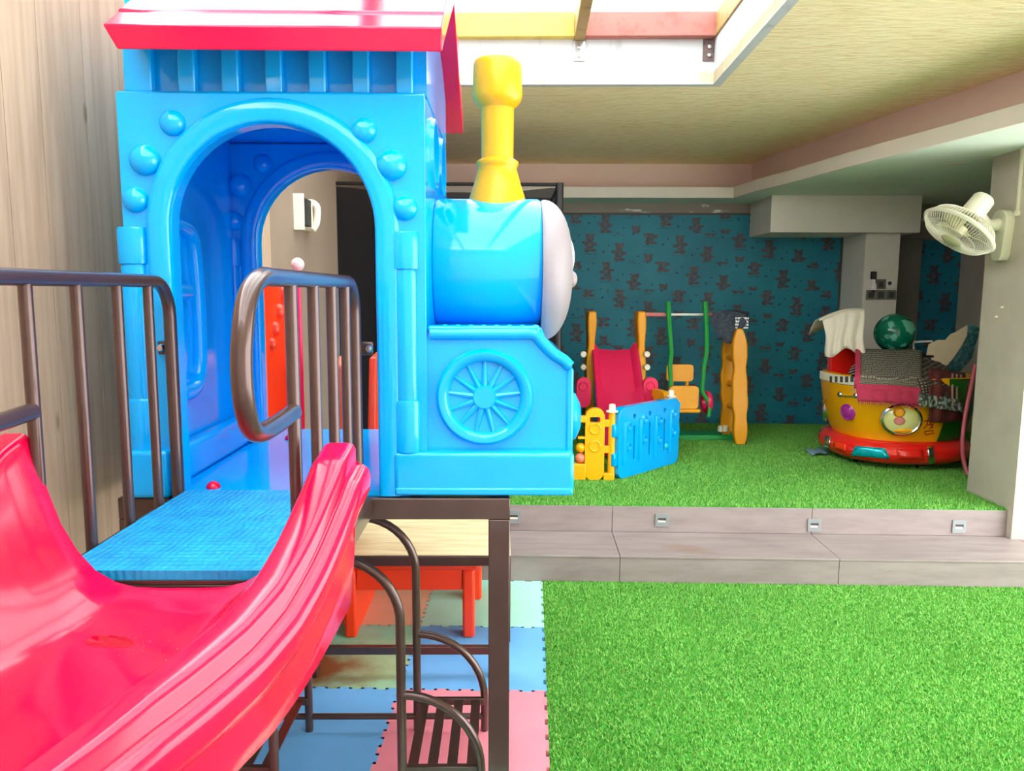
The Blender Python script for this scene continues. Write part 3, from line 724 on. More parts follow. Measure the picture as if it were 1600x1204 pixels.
# --- arched metal stand below the platform
YBs, YAs = 2.22, 2.64
stn = thing('arched_metal_stand', 'dark metal stand with arched hoops and slatted shelves under the train', 'stand', (-.45, 2.43, .006))
zap = P(565, 808, YAs).z; xl_, xr_ = P(484, 1150, YAs).x, P(651, 1000, YAs).x; xo = P(757, 1075, YAs).x
rad = (xr_-xl_)/2; xm = (xl_+xr_)/2; rr = .0145
za = P(655, 990, YAs).z; ro = xo-xr_
def SB(mb, n, mt='brown', **k): mb.xf(Matrix.Translation((.45, -2.43, -.006))); return mb.build(n, mt, stn, **k)
for Y in (YBs, YAs):
    pth = [(xl_, Y, .006), (xl_, Y, zap-rad)] + [(xm-rad*math.cos(a), Y, zap-rad+rad*math.sin(a)) for a in np.linspace(.1, PI-.1, 20)] + [(xr_, Y, zap-rad), (xr_, Y, .006)]
    SB(MB().tube(pth, rr, 12), 'arch_hoop')
    for s, xb in ((1, xr_), (-1, xl_)):
        pth = [(xb+s*(ro*math.sin(a)), Y, za-ro+ro*math.cos(a)) for a in np.linspace(0, PI/2, 12)] + [(xb+s*ro, Y, .006)]
        SB(MB().tube(pth, rr*.95, 12), 'side_hoop')
    SB(MB().tube([(xl_-ro, Y, .06), (xr_+ro, Y, .06)], rr*.8, 10), 'crossbar')
zsh = .125
for xa_, xb2 in ((xr_, xr_+ro), (xl_-ro, xl_)):
    for Y in (YAs-.01, YBs+.01): SB(MB().box(xa_, xb2, Y-.01, Y+.01, zsh-.012, zsh+.012), 'shelf_rail', bevel=.002)
    for k in range(4):
        x = xa_ + (xb2-xa_)*(k+.5)/4; SB(MB().box(x-.016, x+.016, YBs+.021, YAs-.021, zsh+.002, zsh+.008), 'slat')
# --- low landing behind the frame
ld = thing('low_landing', 'low landing with pale cream plank top behind the steel frame', 'platform', (-.5, 3.6, 0))
LY0 = 3.33; LZ = P(680, 869, LY0).z; lx0, lx1 = -1.05, P(798, 850, LY0).x
for k in range(4):
    y0_ = LY0+.02+k*.17; MB().box(lx0+.5, lx1+.5, y0_-3.6, y0_+.168-3.6, LZ-.02, LZ+.001*(k % 2)).build('plank', 'plankcream', ld, bevel=.002)
MB().box(lx0+.5, lx1+.5, LY0-3.6, LY0+.019-3.6, LZ-.045, LZ-.002).build('edge_rail', 'brown', ld, bevel=.002)
for x in (lx0, lx1-.03):
    for y in (LY0+.02, LY0+.66): MB().box(x+.5, x+.53, y-3.6, y+.03-3.6, .006, LZ-.021).build('leg', 'brown', ld)
# --- orange play bench under the landing
bn = thing('orange_play_bench', 'orange red plastic bench standing under the low landing', 'bench', (-.43, 3.65, .006))
ba, bb = PZ(537, 1000, .006).x, PZ(741, 1000, .006).x; bt = LZ-.055
def BB(mb, n, **k): mb.xf(Matrix.Translation((.43, -3.65, -.006))); return mb.build(n, 'orange', bn, **k)
BB(MB().box(ba, ba+.055, 3.39, 3.93, .006, bt-.031), 'side_panel', bevel=.012, seg=3)
BB(MB().box(bb-.055, bb, 3.39, 3.47, .006, bt-.031), 'leg', bevel=.012, seg=3)
BB(MB().box(bb-.055, bb+.02, 3.83, 3.93, .006, bt-.031), 'leg', bevel=.012, seg=3)
BB(MB().box(ba, bb+.02, 3.38, 3.95, bt-.03, bt), 'seat', bevel=.012, seg=3)
BB(MB().box(ba+.056, bb-.056, 3.40, 3.43, P(640, 922, 3.4).z, bt-.031), 'apron', bevel=.006)
# --- orange climbing stair behind the train
cs = thing('orange_plastic_stair', 'orange red plastic stair with bubbled side panel behind the train arch', 'stair', (-.75, 3.3, LZ))
sxl = -.95; sy1 = 3.45; SH = 3.09
def CB(mb, n, mt='orange', **k): mb.xf(Matrix.Translation((.75, -3.3, -LZ))); return mb.build(n, mt, cs, **k)
ztop = P(425, 434, 3.15).z
CB(MB().prism([[(SH, LZ+.002), (3.62, LZ+.002), (3.62, LZ+.3), (sy1, ztop-.12), (sy1-.06, ztop), (SH, ztop)]], FX, sxl-.045, sxl), 'side_panel', bevel=.012, seg=3)
for k, (y, z, r) in enumerate(((3.36, ztop-.065, .038), (3.29, ztop-.14, .036), (3.22, ztop-.21, .033), (3.17, ztop-.27, .028))):
    CB(MB().lathe([(r*math.cos(a), r*.8*math.sin(a)) for a in np.linspace(0, PI/2, 6)], (sxl-.001, y, z), (1, 0, 0), 16), 'bubble', 'orange')
CB(MB().tube([(sxl+.002, 3.40, .9), (sxl+.002, 3.42, 1.3)], .012, 8), 'moulded_groove', 'orange')
p = P(465, 413, 3.5); CB(MB().tube([(p.x, 3.5, LZ+.002), (p.x, 3.5, p.z-.02)], .012, 10), 'pole', 'fuchsia'); CB(MB().sphere((p.x, 3.5, p.z), .03), 'pole_knob', 'pinkwhite')
sxr = P(541, 600, 3.3).x; zr = P(545, 556, 3.3).z
CB(MB().prism([[(3.25, LZ+.4), (3.6, LZ+.2), (3.6, LZ+.35), (3.5, zr-.05), (3.42, zr), (3.29, zr), (3.25, zr-.04)]], FX, sxr-.03, sxr+.02), 'side_panel', 'orange_pale', bevel=.012, seg=3)
CB(MB().prism([[(3.15, LZ+.45), (3.62, LZ+.25), (3.62, zr), (3.4, zr+.01), (3.25, zr)]], FX, sxr+.11, sxr+.14), 'side_panel', 'orange', bevel=.01, seg=3)
for k in range(3): CB(MB().box(sxl+.002, sxr-.032, 3.12+.15*k, 3.27+.15*k, LZ+.45-.15*k, LZ+.48-.15*k), 'step', 'orange', bevel=.008)

# ================================================================== BEHIND: NET CAGE, WALL FITTINGS
NY = 5.35; nx1 = P(873, 400, NY).x; nx0 = P(518, 400, NY).x; nz = P(873, 286, NY).z
ng = thing('netted_play_cage', 'tall black netted cage standing behind the train chimney', 'net cage', ((nx0+nx1)/2, NY, Z2))
def NB(mb, n, mt='black', **k): mb.xf(Matrix.Translation((-(nx0+nx1)/2, -NY, -Z2))); return mb.build(n, mt, ng, **k)
NY1 = 6.55
for x in (nx0, nx1):
    for y in (NY, NY1): NB(MB().tube([(x, y, Z2), (x, y, nz)], .028, 12), 'post')
for y in (NY, NY1): NB(MB().tube([(nx0, y, nz-.01), (nx1, y, nz-.01)], .012, 8), 'top_rail')
for x in (nx0, nx1): NB(MB().tube([(x, NY, nz-.01), (x, NY1, nz-.01)], .012, 8), 'top_rail')
def netpanel(a, b):
    a, b = Vector(a), Vector(b); rows = []
    for i in range(25):
        f = i/24; sag = .055*math.sin(PI*f)*math.sin(PI*f) + .02*math.sin(9*f)*math.sin(PI*f)
        p = a.lerp(b, f); rows.append([(p.x, p.y, Z2+.02), (p.x+.01*math.sin(7*f), p.y+.02*math.sin(11*f), (Z2+nz)/2), (p.x, p.y, nz-.03-sag)])
    return MB().grid(rows)
for a, b in (((nx0, NY), (nx1, NY)), ((nx1, NY), (nx1, NY1)), ((nx1, NY1), (nx0, NY1)), ((nx0, NY1), (nx0, NY))): NB(netpanel((*a, 0), (*b, 0)), 'net', 'net', smooth=True)
# fittings on the left wall seen through the arch
a = RX(461, 330, XL+.03); 
o = thing('wall_cabinet', 'small white and black cabinet on the taupe wall seen through the arch', 'wall box', (0, 0, 0), ROOM)
q = RX(476, 331, XL+.06); hz = .10
MB().box(XL, XL+.06, q.y-.02, q.y, q.z-hz, q.z+hz).build('cabinet_side', 'cream', o, bevel=.004)
MB().box(XL, XL+.055, q.y+.001, q.y+.24, q.z-hz+.03, q.z+hz-.02).build('cabinet_face', 'black', o, bevel=.004)
q = RX(502, 334, XL+.1)
o = thing('wall_handset', 'white handset unit beside the black cabinet through the arch', 'wall unit', (0, 0, 0), ROOM)
MB().prism([rrect(q.y-.05, q.y+.05, q.z-.10, q.z+.08, .03)], FX, XL, XL+.06).build('body', 'cream', o, bevel=.01)
MB().tube(bez([(XL+.06, q.y-.03, q.z+.06), (XL+.085, q.y-.03, q.z+.03), (XL+.08, q.y-.03, q.z-.05), (XL+.06, q.y-.03, q.z-.09)], 5), .02, 10).build('handset', 'cream', o)
# switch plates and small fittings on the column
def col_item(name, u0, u1, v0, v1, mt, label, cat, d=.012, group=None):
    a, b = RP(u0, v0, CY), RP(u1, v1, CY)
    o = MB().box(a.x, b.x, CY-d, CY-.0005, b.z, a.z).build(name, mt, bevel=.003, rotz=ROOM); tag(o, label, cat, group); return o
M['plate'] = plain('grey_brown_plate', (120, 114, 104), .35)
for i, (u0, u1) in enumerate(((1353, 1367), (1369, 1383), (1385, 1399))):
    lab = ('leftmost dark square plate in the lower row on the column', 'middle dark square plate in the lower row on the column', 'rightmost dark square plate in the lower row on the column')[i]
    o = col_item('switch_plate', u0, u1, 453, 468, 'plate', lab, 'switch', group='switch plates on the cream column')
    a, b = RP(u0+3, 456, CY), RP(u1-3, 465, CY); MB().box(a.x, b.x, CY-.016, CY-.0125, b.z, a.z).build('rocker', 'darkgrey', o, bevel=.002)
o = col_item('switch_plate', 1368, 1383, 436, 451, 'plate', 'dark square plate alone above the lower row on the column', 'switch', group='switch plates on the cream column')
a, b = RP(1372, 440, CY), RP(1379, 448, CY); MB().box(a.x, b.x, CY-.016, CY-.0125, b.z, a.z).build('rocker', 'darkgrey', o, bevel=.002)
o = col_item('sensor_box', 1360, 1368, 424, 436, 'black', 'tiny black box topmost on the cream column', 'box', .02)
a, b = RP(1361.5, 426, CY), RP(1366.5, 434, CY); MB().box(a.x, b.x, CY-.023, CY-.0205, b.z, a.z).build('face', 'darkgrey', o)
q = RP(1363, 445, CY)
o = thing('white_dispenser', 'small white bottle shaped fitting under the black box on the column', 'dispenser', (0, 0, 0), ROOM)
MB().lathe([(0, .05), (.012, .05), (.014, .02), (.026, .0), (.03, -.045), (0, -.045)], (q.x, CY-.03, q.z), (0, 0, 1), 18).build('body', 'white', o)
MB().lathe([(0, 0), (.02, 0), (.014, -.012), (0, -.013)], (q.x, CY-.03, q.z-.046), (0, 0, 1), 16).build('nozzle', 'black', o)
q = RP(1391, 444, CY)
o = thing('round_socket', 'white round socket with dark hole on the cream column', 'socket', (0, 0, 0), ROOM)
MB().prism([rrect(q.x-.04, q.x+.04, q.z-.04, q.z+.04, .015)], FY, CY-.012, CY-.0005).build('plate', 'white', o, bevel=.003)
MB().lathe([(0, .002), (.016, .002), (.018, 0)], (q.x-.01, CY-.0125, q.z+.01), (0, -1, 0), 18).build('hole', 'darkgrey', o)
# step lights in the upper riser
M['lightframe'] = plain('grey_step_light', (150, 156, 158), .35, .4)
sl_lab = ('grey step light half hidden behind the steel frame post', 'grey recessed step light nearest the yellow and blue fence', 'grey recessed step light straight below the yellow ride', 'grey recessed step light nearest the right pier')
for i, (u, v) in enumerate(((803, 807), (1034, 812), (1272, 820), (1498, 822))):
    q = RP(u, v, Y2); o = thing('step_light', sl_lab[i], 'step light', (0, 0, 0), ROOM, 'step lights in the upper riser')
    hw = .04
    MB().prism([rrect(q.x-hw, q.x+hw, q.z-hw, q.z+hw, .006), [(q.x-.024, q.z-.012), (q.x-.024, q.z+.014), (q.x+.024, q.z+.014), (q.x+.024, q.z-.012)]], FY, Y2-.008, Y2-.0005).build('frame', 'lightframe', o, bevel=.002)
    MB().box(q.x-.024, q.x+.024, Y2-.004, Y2-.001, q.z-.012, q.z-.002).build('lens', 'cream', o)
    MB().box(q.x-.024, q.x+.024, Y2-.004, Y2-.001, q.z-.001, q.z+.014).build('slot', 'darkgrey', o)

# ================================================================== PLAYPEN FENCE AND BALLS
M['ball_orange'] = plain('salmon_ball', (250, 130, 100), .35); M['ball_teal'] = plain('teal_ball', (20, 190, 205), .35); M['ball_red'] = plain('red_ball', (240, 70, 50), .35)
def fence_panel(name, A, B, h, mt, label, kind):
    A, B = Vector(A), Vector(B); L = (B-A).length; ang = math.atan2(B.y-A.y, B.x-A.x)
    o = thing(name, label, 'fence panel', (A.x, A.y, Z2+.002), ang, 'playpen fence panels')
    if kind == 'blue':
        out = rrect(0, L, 0, h, .07, 6)
        holes = []
        n = 4
        for k in range(3):
            x = L*(k+1)/4-.01; holes.append(rrect(x-.008, x+.008, .12, h-.14, .0075, 3))
            holes.append(circ(x, h-.075, .018, 10))
        holes.append(circ(L*.78, .155, .03, 14))
        MB().prism([out]+holes, FY, -.03, .03).build('panel', mt, o, bevel=.012, seg=3)
        MB().sphere((L*.78, -.012, .155), .0295).build('captive_ball', 'ball_teal', o)
        for k in range(4):
            x = L*(k+.5)/4; 
            MB().tube([(x-.035, -.028, .10), (x-.035, -.028, h-.10)], .022, 10).build('rib', mt, o)
            for z in (.22, .36): MB().lathe([(.016, 0), (.022, .012), (.032, .012), (.038, 0)], (x+.018, -.030, z+.03*(k % 2)), (0, -1, 0), 16).build('moulded_ring', mt, o)
        for z in (.1, .3): MB().box(-.035, .01, -.02, .02, z, z+.09).build('hinge_lug', mt, o, bevel=.008)
        for z in (.2, .38): MB().box(L-.01, L+.03, -.02, .02, z, z+.08).build('hinge_lug', mt, o, bevel=.008)
    else:
        out = rrect(0, L, 0, h, .06, 6)
        MB().prism([out, rrect(.03, .10, h-.10, h-.06, .012, 3)], FY, -.028, .028).build('panel', mt, o, bevel=.012, seg=3)
        for z in (.24, .36): MB().lathe([(0, .001), (.028, .002), (.034, .008), (.040, .006), (.042, 0)], (L/2, -.029, z), (0, -1, 0), 20).build('moulded_ring', mt, o)
        MB().tube([(L+.05, 0, 0), (L+.05, 0, h-.03)], .024, 12).build('hinge_post', mt, o)
        for z in (.19, .37): MB().box(L-.005, L+.04, -.018, .018, z, z+.05).build('hinge_lug', mt, o, bevel=.006)
        MB().box(L-.004, L+.072, -.026, .026, 0, .05).build('foot', mt, o, bevel=.006)
        MB().lathe([(.04, 0), (.042, .008), (.024, .014), (.022, .05), (.016, .055), (0, .055)], (L+.05, 0, h-.028), (0, 0, 1), 20).build('post_cap', 'cream', o)
    return o
A = PZ(960, 750, Z2); B = PZ(1054, 722, Z2)
hb = (P(960, 634, A.y).z - Z2)
fence_panel('playpen_panel', A, B, .50, 'blue', 'blue plastic playpen panel with ribs standing on the raised turf', 'blue')
yx0 = P(914, 700, A.y).x
yp = fence_panel('playpen_panel', (yx0, A.y+.012), (P(944, 700, A.y).x, A.y+.005), .50, 'yellow', 'yellow plastic playpen panel hinged to the near edge of the blue panel', 'yellow')
for za, zb5, ln in ((.0, .115, .085), (.40, .445, .07), (.285, .30, .05)): MB().box(-ln, .01, -.03, .03, za, zb5).build('arm', 'yellow', yp, bevel=.008)
C2 = Vector((B.x-.02, B.y+.05)); fence_panel('playpen_panel', (C2.x-.09, C2.y+.36), (C2.x-.02, C2.y+.06), .52, 'yellow', 'short yellow playpen panel standing behind the far end of the blue panel', 'yellow')
def ball(p, r, mt, label, seam=True):
    o = MB().sphere((0, 0, 0), r, seg=20, rings=14).build('play_ball', mt, loc=p); tag(o, label, 'ball', 'small balls by the playpen fence'); 
    if seam: MB().lathe([(r*.995, -.0015), (r*1.01, 0), (r*.995, .0015)], (0, 0, 0), (.3, .2, 1), 24).build('seam', mt, o)
    return o
p = P(907, 715, A.y); ball((p.x, A.y+.012, Z2+.154), .034, 'ball_orange', 'salmon ball resting on the foot of the yellow playpen panel')
ball((p.x+.002, A.y+.014, Z2+.2235), .034, 'yellow', 'yellow ball stacked on the salmon ball beside the train skirt')

# ================================================================== PLAYSET WITH SLIDE AND SWING
ps = thing('swing_playset', 'small plastic playset with red slide and yellow swing by the wallpaper', 'playset', (1.3, 6.5, Z2))
def QB(mb, n, mt, par=None, **k): mb.xf(Matrix.Translation((-1.3, -6.5, -Z2))); return mb.build(n, mt, par or ps, **k)
YS = 6.45
def post(u0, u1, v0, v1, Y, mt='amber', lean=0):
    a, b = P(u0, v0, Y), P(u1, v1, Y); wd = .032; rows = []
    for i in range(15):
        f = i/14; c = a.lerp(b, f); ww = wd*(1+.18*math.sin(f*17)); rows.append([(c.x-ww, Y-.09*(1+.1*math.sin(11*f)), c.z), (c.x+ww, Y-.09*(1+.1*math.sin(11*f)), c.z), (c.x+ww, Y+.09, c.z), (c.x-ww, Y+.09, c.z)])
    return MB().grid(rows, cu=True, capu=True)
zg = Z2
for (u0, v0, u1) in ((924, 486, 918), (1000, 486, 1000)):
    b = P(u1, 600, YS); v1 = 668
    pt = QB(post(u0, u1, v0, v1, YS), 'post', 'amber', bevel=.012, seg=2)
    for z_ in (552, 572):
        c = P(u1+(8 if u1 > 960 else -8), z_, YS-.02); QB(MB().lathe([(0, .03), (.022, .03), (.026, .022), (.026, 0)], (c.x, YS-.09, c.z), (0, -1, 0), 14), 'bolt_cap', 'cream')
# slide chute: towards the camera
ztp = P(960, 548, YS-.1).z; xa2, xb3 = P(923, 560, YS-.1).x+.02, P(1000, 560, YS-.1).x-.02
rows = []
for i in range(17):
    f = i/16; y = YS-.02-.66*f; zz = ztp - (ztp-Z2-.08)*(f**1.15) if f < .9 else Z2+.09-.02*(f-.9)*10
    hw = (xb3-xa2)/2; cx_ = (xa2+xb3)/2
    rows.append([(cx_-hw-.01, y, zz+.05), (cx_-hw, y, zz+.065), (cx_-hw+.02, y, zz+.06), (cx_-hw*.7, y, zz+.01), (cx_, y, zz), (cx_+hw*.7, y, zz+.01), (cx_+hw-.02, y, zz+.06), (cx_+hw, y, zz+.065), (cx_+hw+.01, y, zz+.05), (cx_+hw*.8, y, zz-.03), (cx_-hw*.8, y, zz-.03)])
QB(MB().grid(rows, cu=True, capu=True), 'slide_chute', 'fuchsia')
for u, sgn in ((911, -1), (1015, 1)):
    c = P(u, 606, YS-.35); 
    QB(MB().prism([rrect(c.x-.058, c.x+.058, c.z-.15, c.z+.09, .055, 6)], FY, YS-.40, YS-.34), 'side_disc', 'fuchsia', bevel=.012, seg=3)
    QB(MB().lathe([(.026, 0), (.03, .008), (.036, .008), (.04, 0)], (c.x, YS-.401, c.z+.02), (0, -1, 0), 18), 'moulded_ring', 'fuchsia')
# right A-frame of the swing
YR0 = PZ(1155, 697, Z2).y
def blob_panel(cu, v0, v1, Y, hwpx, dep, ph):
    a, b = P(cu[0], v0, Y), P(cu[1], v1, Y); rows = []
    for i in range(23):
        f = i/22; c = a.lerp(b, f); ww = hwpx/F*Y*(.88+.09*math.sin(f*13+ph)+.06*math.sin(f*31+ph))*min(1, .35+f*5, .6+(1-f)*6); dd = dep*(1+.15*math.sin(9*f+ph))
        rows.append([(c.x-ww, Y-dd, c.z), (c.x+ww, Y-dd, c.z), (c.x+ww, Y+dd, c.z), (c.x-ww, Y+dd, c.z)])
    return MB().grid(rows, cu=True, capu=True)
QB(blob_panel((1155, 1156), 513, 694, YR0+.06, 13, .03, .4), 'swing_frame', 'amber', bevel=.012, seg=3)
QB(blob_panel((1138, 1136), 520, 682, YR0+.32, 12, .03, 1.7), 'swing_frame', 'amber', bevel=.012, seg=3)
for v in (560, 600, 635):
    a, b = P(1150, v, YR0+.1), P(1139, v-2, YR0+.3); QB(MB().tube([a, b], .028, 8), 'frame_brace', 'amber')
ytop = YR0+.2; zbar = P(1064, 491, ytop).z; xb0, xb4 = P(1004, 491, YS).x, P(1150, 491, ytop).x
QB(MB().tube([(xb0, YS, zbar), (xb4, ytop, zbar)], .011, 10), 'swing_bar', 'white')
M['pinkfoam'] = plain('faded_pink_foam', (215, 130, 125), .7)
for f0, f1 in ((.0, .26), (.66, .95)):
    v0, v1 = Vector((xb0, YS, zbar)), Vector((xb4, ytop, zbar)); QB(MB().tube([v0.lerp(v1, f0), v0.lerp(v1, f1)], .017, 10), 'bar_sleeve', 'pinkfoam')
ym = (YS+ytop)/2-.02
for k, (u, ph) in enumerate(((1044, 0), (1097, 1.4))):
    pts = [P(u+3-4*math.sin(v*.018+ph)-(3 if v > 560 else 0)+(12 if k and v > 620 else 0), v, ym-.03-.05*((v-470)/185)) for v in range(471, 660, 20)]
    QB(MB().tube(bez(pts, 4), [.022-.006*(i/40) for i in range(len(bez(pts, 4)))], 8), 'swing_rope', 'rope')
s = P(1065, 583, ym-.02); sw = .115
QB(MB().prism([rrect(s.x-sw, s.x+sw, s.z-.075, s.z+.07, .03)], FY, ym+.03, ym+.06), 'seat_back', 'amber', bevel=.01)
s2 = P(1068, 622, ym-.1)
QB(MB().prism([rrect(s2.x-.125, s2.x+.12, s2.z-.085, s2.z+.105, .03)], FY, ym-.13, ym-.08), 'seat_front', 'amber', bevel=.012)
QB(MB().box(s2.x-.12, s2.x+.14, ym-.14, ym+.06, s2.z-.12, s2.z-.087), 'seat', 'amber', bevel=.012)
for x in (-.07, .06): QB(MB().tube([(s2.x+x, ym+.045, s2.z-.08), (s2.x+x, ym+.045, s.z-.07)], .014, 8), 'seat_strut', 'amber')
# green base
g0 = PZ(1060, 679, Z2+.03); g1 = PZ(1148, 679, Z2+.03)
QB(MB().box(g0.x-.25, g1.x, g0.y-.12, g0.y+.12, Z2+.001, Z2+.05), 'base_beam', 'green', bevel=.01)
f0 = PZ(1155, 694, Z2); f1_ = PZ(1128, 664, Z2)
d = (f1_-f0).normalized(); n_ = Vector((-d.y, d.x, 0))*.045
QB(MB().prism([[tuple((f0+n_).xy), tuple((f0-n_).xy), tuple((f1_-n_).xy), tuple((f1_+n_).xy)]], FZ, Z2+.046, Z2+.075), 'base_foot', 'green', bevel=.008)
QB(MB().box(f0.x-.04, f0.x+.05, f0.y-.05, f0.y+.01, Z2+.001, Z2+.07), 'foot_cap', 'black', bevel=.008)
for u in (1126, 1133): c = P(u, 671, f0.y+.2); QB(MB().lathe([(0, .05), (.022, .05), (.026, .04), (.026, 0)], (c.x, c.y, Z2+.076), (0, 0, 1), 14), 'bolt_cap', 'cream')
QB(MB().lathe([(.09, -.02), (.10, 0), (.09, .02), (.06, .02), (.06, -.02)], (P(1104, 628, ym).x, ym, P(1104, 628, ym).z), (1, .15, 0), 24), 'toy_wheel', 'fuchsia')
# --- cloth helper
def cloth(fn, nu, nv, th=.006):
    rows = [[fn(i/(nu-1), j/(nv-1)) for j in range(nv)] for i in range(nu)]
    m = MB().grid(rows); return m
def build_cloth(m, name, mt, label, cat, th=.006, loc=None):
    o = m.build(name, mt, ang=80); s_ = o.modifiers.new('thick', 'SOLIDIFY'); s_.thickness = th; s_.offset = 0; tag(o, label, cat); return o
M['denim'] = stained('dark_denim', (48, 56, 70), (84, 94, 108), (18, 18, 18), .4, .75, .9)
def jk(a, b):
    u = 1112 + 58*a; top = 488 - 4*math.sin(PI*a) + 4*a
    bot = float(np.interp(a, [0, .12, .25, .42, .55, .66, .8, 1], [506, 522, 530, 538, 533, 518, 514, 510])) + 1.5*math.sin(40*a)
    return P(u + 2*math.sin(7*b+4*a), top + (bot-top)*b, ytop - .10 - .02*math.sin(16*a+2*b) - .04*math.sin(PI*b*.6))
jo = build_cloth(cloth(jk, 15, 12), 'draped_jacket', 'denim', 'dark denim garment draped over the top of the swing frame', 'garment')
def jb(a, b):
    u = 1116 + 54*a; v = 487 - 3*math.sin(PI*a) + 18*b*(1-.3*a); return P(u, v, ytop - .07 - .03*math.sin(9*a) + .20*math.sin(b*PI/2))
o2 = cloth(jb, 15, 5).build('back_fold', 'denim', jo, ang=80); s_ = o2.modifiers.new('thick', 'SOLIDIFY'); s_.thickness = .006
def patchmat():
    m, nt, b = newmat('black_and_white_label'); sx = nt.nodes.new('ShaderNodeSeparateXYZ'); link(nt, coord(nt), sx.inputs[0])
    X, Z = NX(nt, sx.outputs[0]), NX(nt, sx.outputs[2]); nz_ = NX(nt, noise(nt, coord(nt, (90, 90, 40)), 1.2, 2))
    f = ((Z*38.0).fract().gt(.35))*(nz_.gt(.45)); link(nt, mixc(nt, f, lin((40, 44, 52)), lin((225, 228, 232))), b.inputs['Base Color']); return m
M['patch'] = patchmat()
pa, pb = P(1149, 495, ytop-.135), P(1169, 513, ytop-.135)
MB().box(pa.x, pb.x, ytop-.139, ytop-.135, pb.z, pa.z).build('woven_label', 'patch', jo)

# ================================================================== KIDDIE RIDE AND ITS CARGO
RYc = 5.85; rcx = P(1397, 640, RYc).x
rd = thing('kiddie_ride', 'yellow tub shaped kiddie ride on a red base with casters', 'ride', (rcx, RYc, Z2))
def KB(mb, n, mt, par=None, **k): return mb.build(n, mt, par or rd, **k)
def zr_(v, Y=RYc-.45): return P(1397, v, Y).z - Z2
HW, HD = .525, .50
def oval(hw, hd, z, n=64, sq=2.4, ox=0):
    r = []
    for j in range(n):
        a = 2*PI*j/n; c, s = math.cos(a), math.sin(a); r.append((ox+hw*math.copysign(abs(c)**(2/sq), c), hd*math.copysign(abs(s)**(2/sq), s), z))
    return r
base_lv = [(.40, .40, .05), (.47, .45, .055), (.515, .49, .09), (.525, .50, .13), (.515, .49, .17), (.49, .46, .20), (.47, .44, .215)]
KB(MB().grid([oval(*b) for b in base_lv], cu=True, capu=True), 'base', 'red2' if 'red2' in M else 'orange')
M['ridered'] = plain('glossy_red_shell', (236, 34, 26), .2, coat=.5); rd.children[-1].data.materials[0] = M['ridered']
M['rideyellow'] = plain('glossy_amber_shell', (240, 168, 6), .2, var=.04, coat=.5)
zrim = .685
yl = [(.43, .41, .216), (.455, .43, .27), (.485, .455, .36), (.51, .475, .46), (.525, .485, .56), (.53, .485, zrim-.07), (.52, .475, zrim-.005), (.50, .455, zrim), (.46, .42, zrim-.02), (.44, .40, .45), (.3, .3, .42)]
tub = KB(MB().grid([oval(*b) for b in yl], cu=True, capu=True), 'tub', 'rideyellow')
def on_tub(u, v):            # nearest point of the tub front for a photo direction (local coords)
    o_ = Vector((0, 0, EYE)); k_ = ray(u, v).normalized(); best = None
    for i in range(600):
        t = 4.6 + i*.0035; p = o_ + k_*t - Vector((rcx, RYc, Z2)); z = p.z
        hw = np.interp(z, [b[2] for b in yl[:7]], [b[0] for b in yl[:7]]); hd = np.interp(z, [b[2] for b in yl[:7]], [b[1] for b in yl[:7]])
        if (abs(p.x)/hw)**2.4 + (abs(p.y)/hd)**2.4 <= 1: 
            e = .01; nrm = Vector((math.copysign((abs(p.x)/hw)**1.4/hw, p.x), math.copysign((abs(p.y)/hd)**1.4/hd, p.y), -.15)).normalized()
            return p, nrm
    return p, Vector((0, -1, 0))
# green rear end of the tub: a shell over the right end
M['ridegreen'] = plain('dark_green_shell', (28, 96, 24), .3, coat=.3)
ge = []
for hw, hd, z in yl[:7]:
    full = oval(hw+.006, hd+.006, z, 96); ge.append([p for p in full[75:] + full[:22] if True])
KB(MB().grid(ge), 'rear_shell', 'ridegreen')
# cream window band on the left of the rim
bd = []
for z, g in ((zrim-.075, .008), (zrim-.07, .014), (zrim-.015, .014), (zrim-.01, .008)):
    full = oval(.528+g, .483+g, z, 96); bd.append(full[44:72])
wb_ = KB(MB().grid(bd), 'window_band', 'cream')
for u in range(1302, 1338, 8):
    p, nrm = on_tub(u, 592); KB(MB().box(-.013, .013, -.004, .004, -.022, .022).xf(Matrix.Translation(p+nrm*.018) @ nrm.to_track_quat('-Y', 'Z').to_matrix().to_4x4()), 'window', 'darkgrey')
def on(u, v, prof, name, mt, n=28, sc=(1, 1), par=None):
    p, nrm = on_tub(u, v); m = MB().lathe(prof, (0, 0, 0), (0, 0, 1), n)
    for q_ in m.bm.verts: q_.co.x *= sc[0]; q_.co.y *= sc[1]
    ax_ = nrm; up_ = Vector((0, 0, 1)); sx_ = up_.cross(ax_).normalized(); uy = ax_.cross(sx_)
    R_ = Matrix(((sx_.x, uy.x, ax_.x, p.x), (sx_.y, uy.y, ax_.y, p.y), (sx_.z, uy.z, ax_.z, p.z), (0, 0, 0, 1)))
    return KB(m.xf(R_), name, mt, par)
M['purple'] = plain('purple_lens', (170, 40, 150), .15, coat=.6)
on(1325, 643, [(0, .02), (.035, .02), (.045, .012), (.056, .016), (.064, .010), (.067, -.008)], 'round_light', 'purple', 16)
ring = on(1408, 655, [(.118, -.01), (.118, .014), (.126, .02), (.138, .014), (.142, -.01)], 'porthole_ring', 'chrome', 40, (1, .86))
M['lensclear'] = plain('milky_pale_lens', (226, 224, 150), .12, coat=.8)
on(1408, 655, [(0, .03), (.06, .026), (.1, .014), (.117, .0)], 'porthole_lens', 'lensclear', 40, (1, .86))
on(1404, 656, [(0, .04), (.03, .036), (.045, .02)], 'lens_bulb', 'pinkfoam', 20, (1, .8)); on(1404, 643, [(0, .045), (.026, .04), (.04, .02)], 'lens_bulb', 'amber', 20)
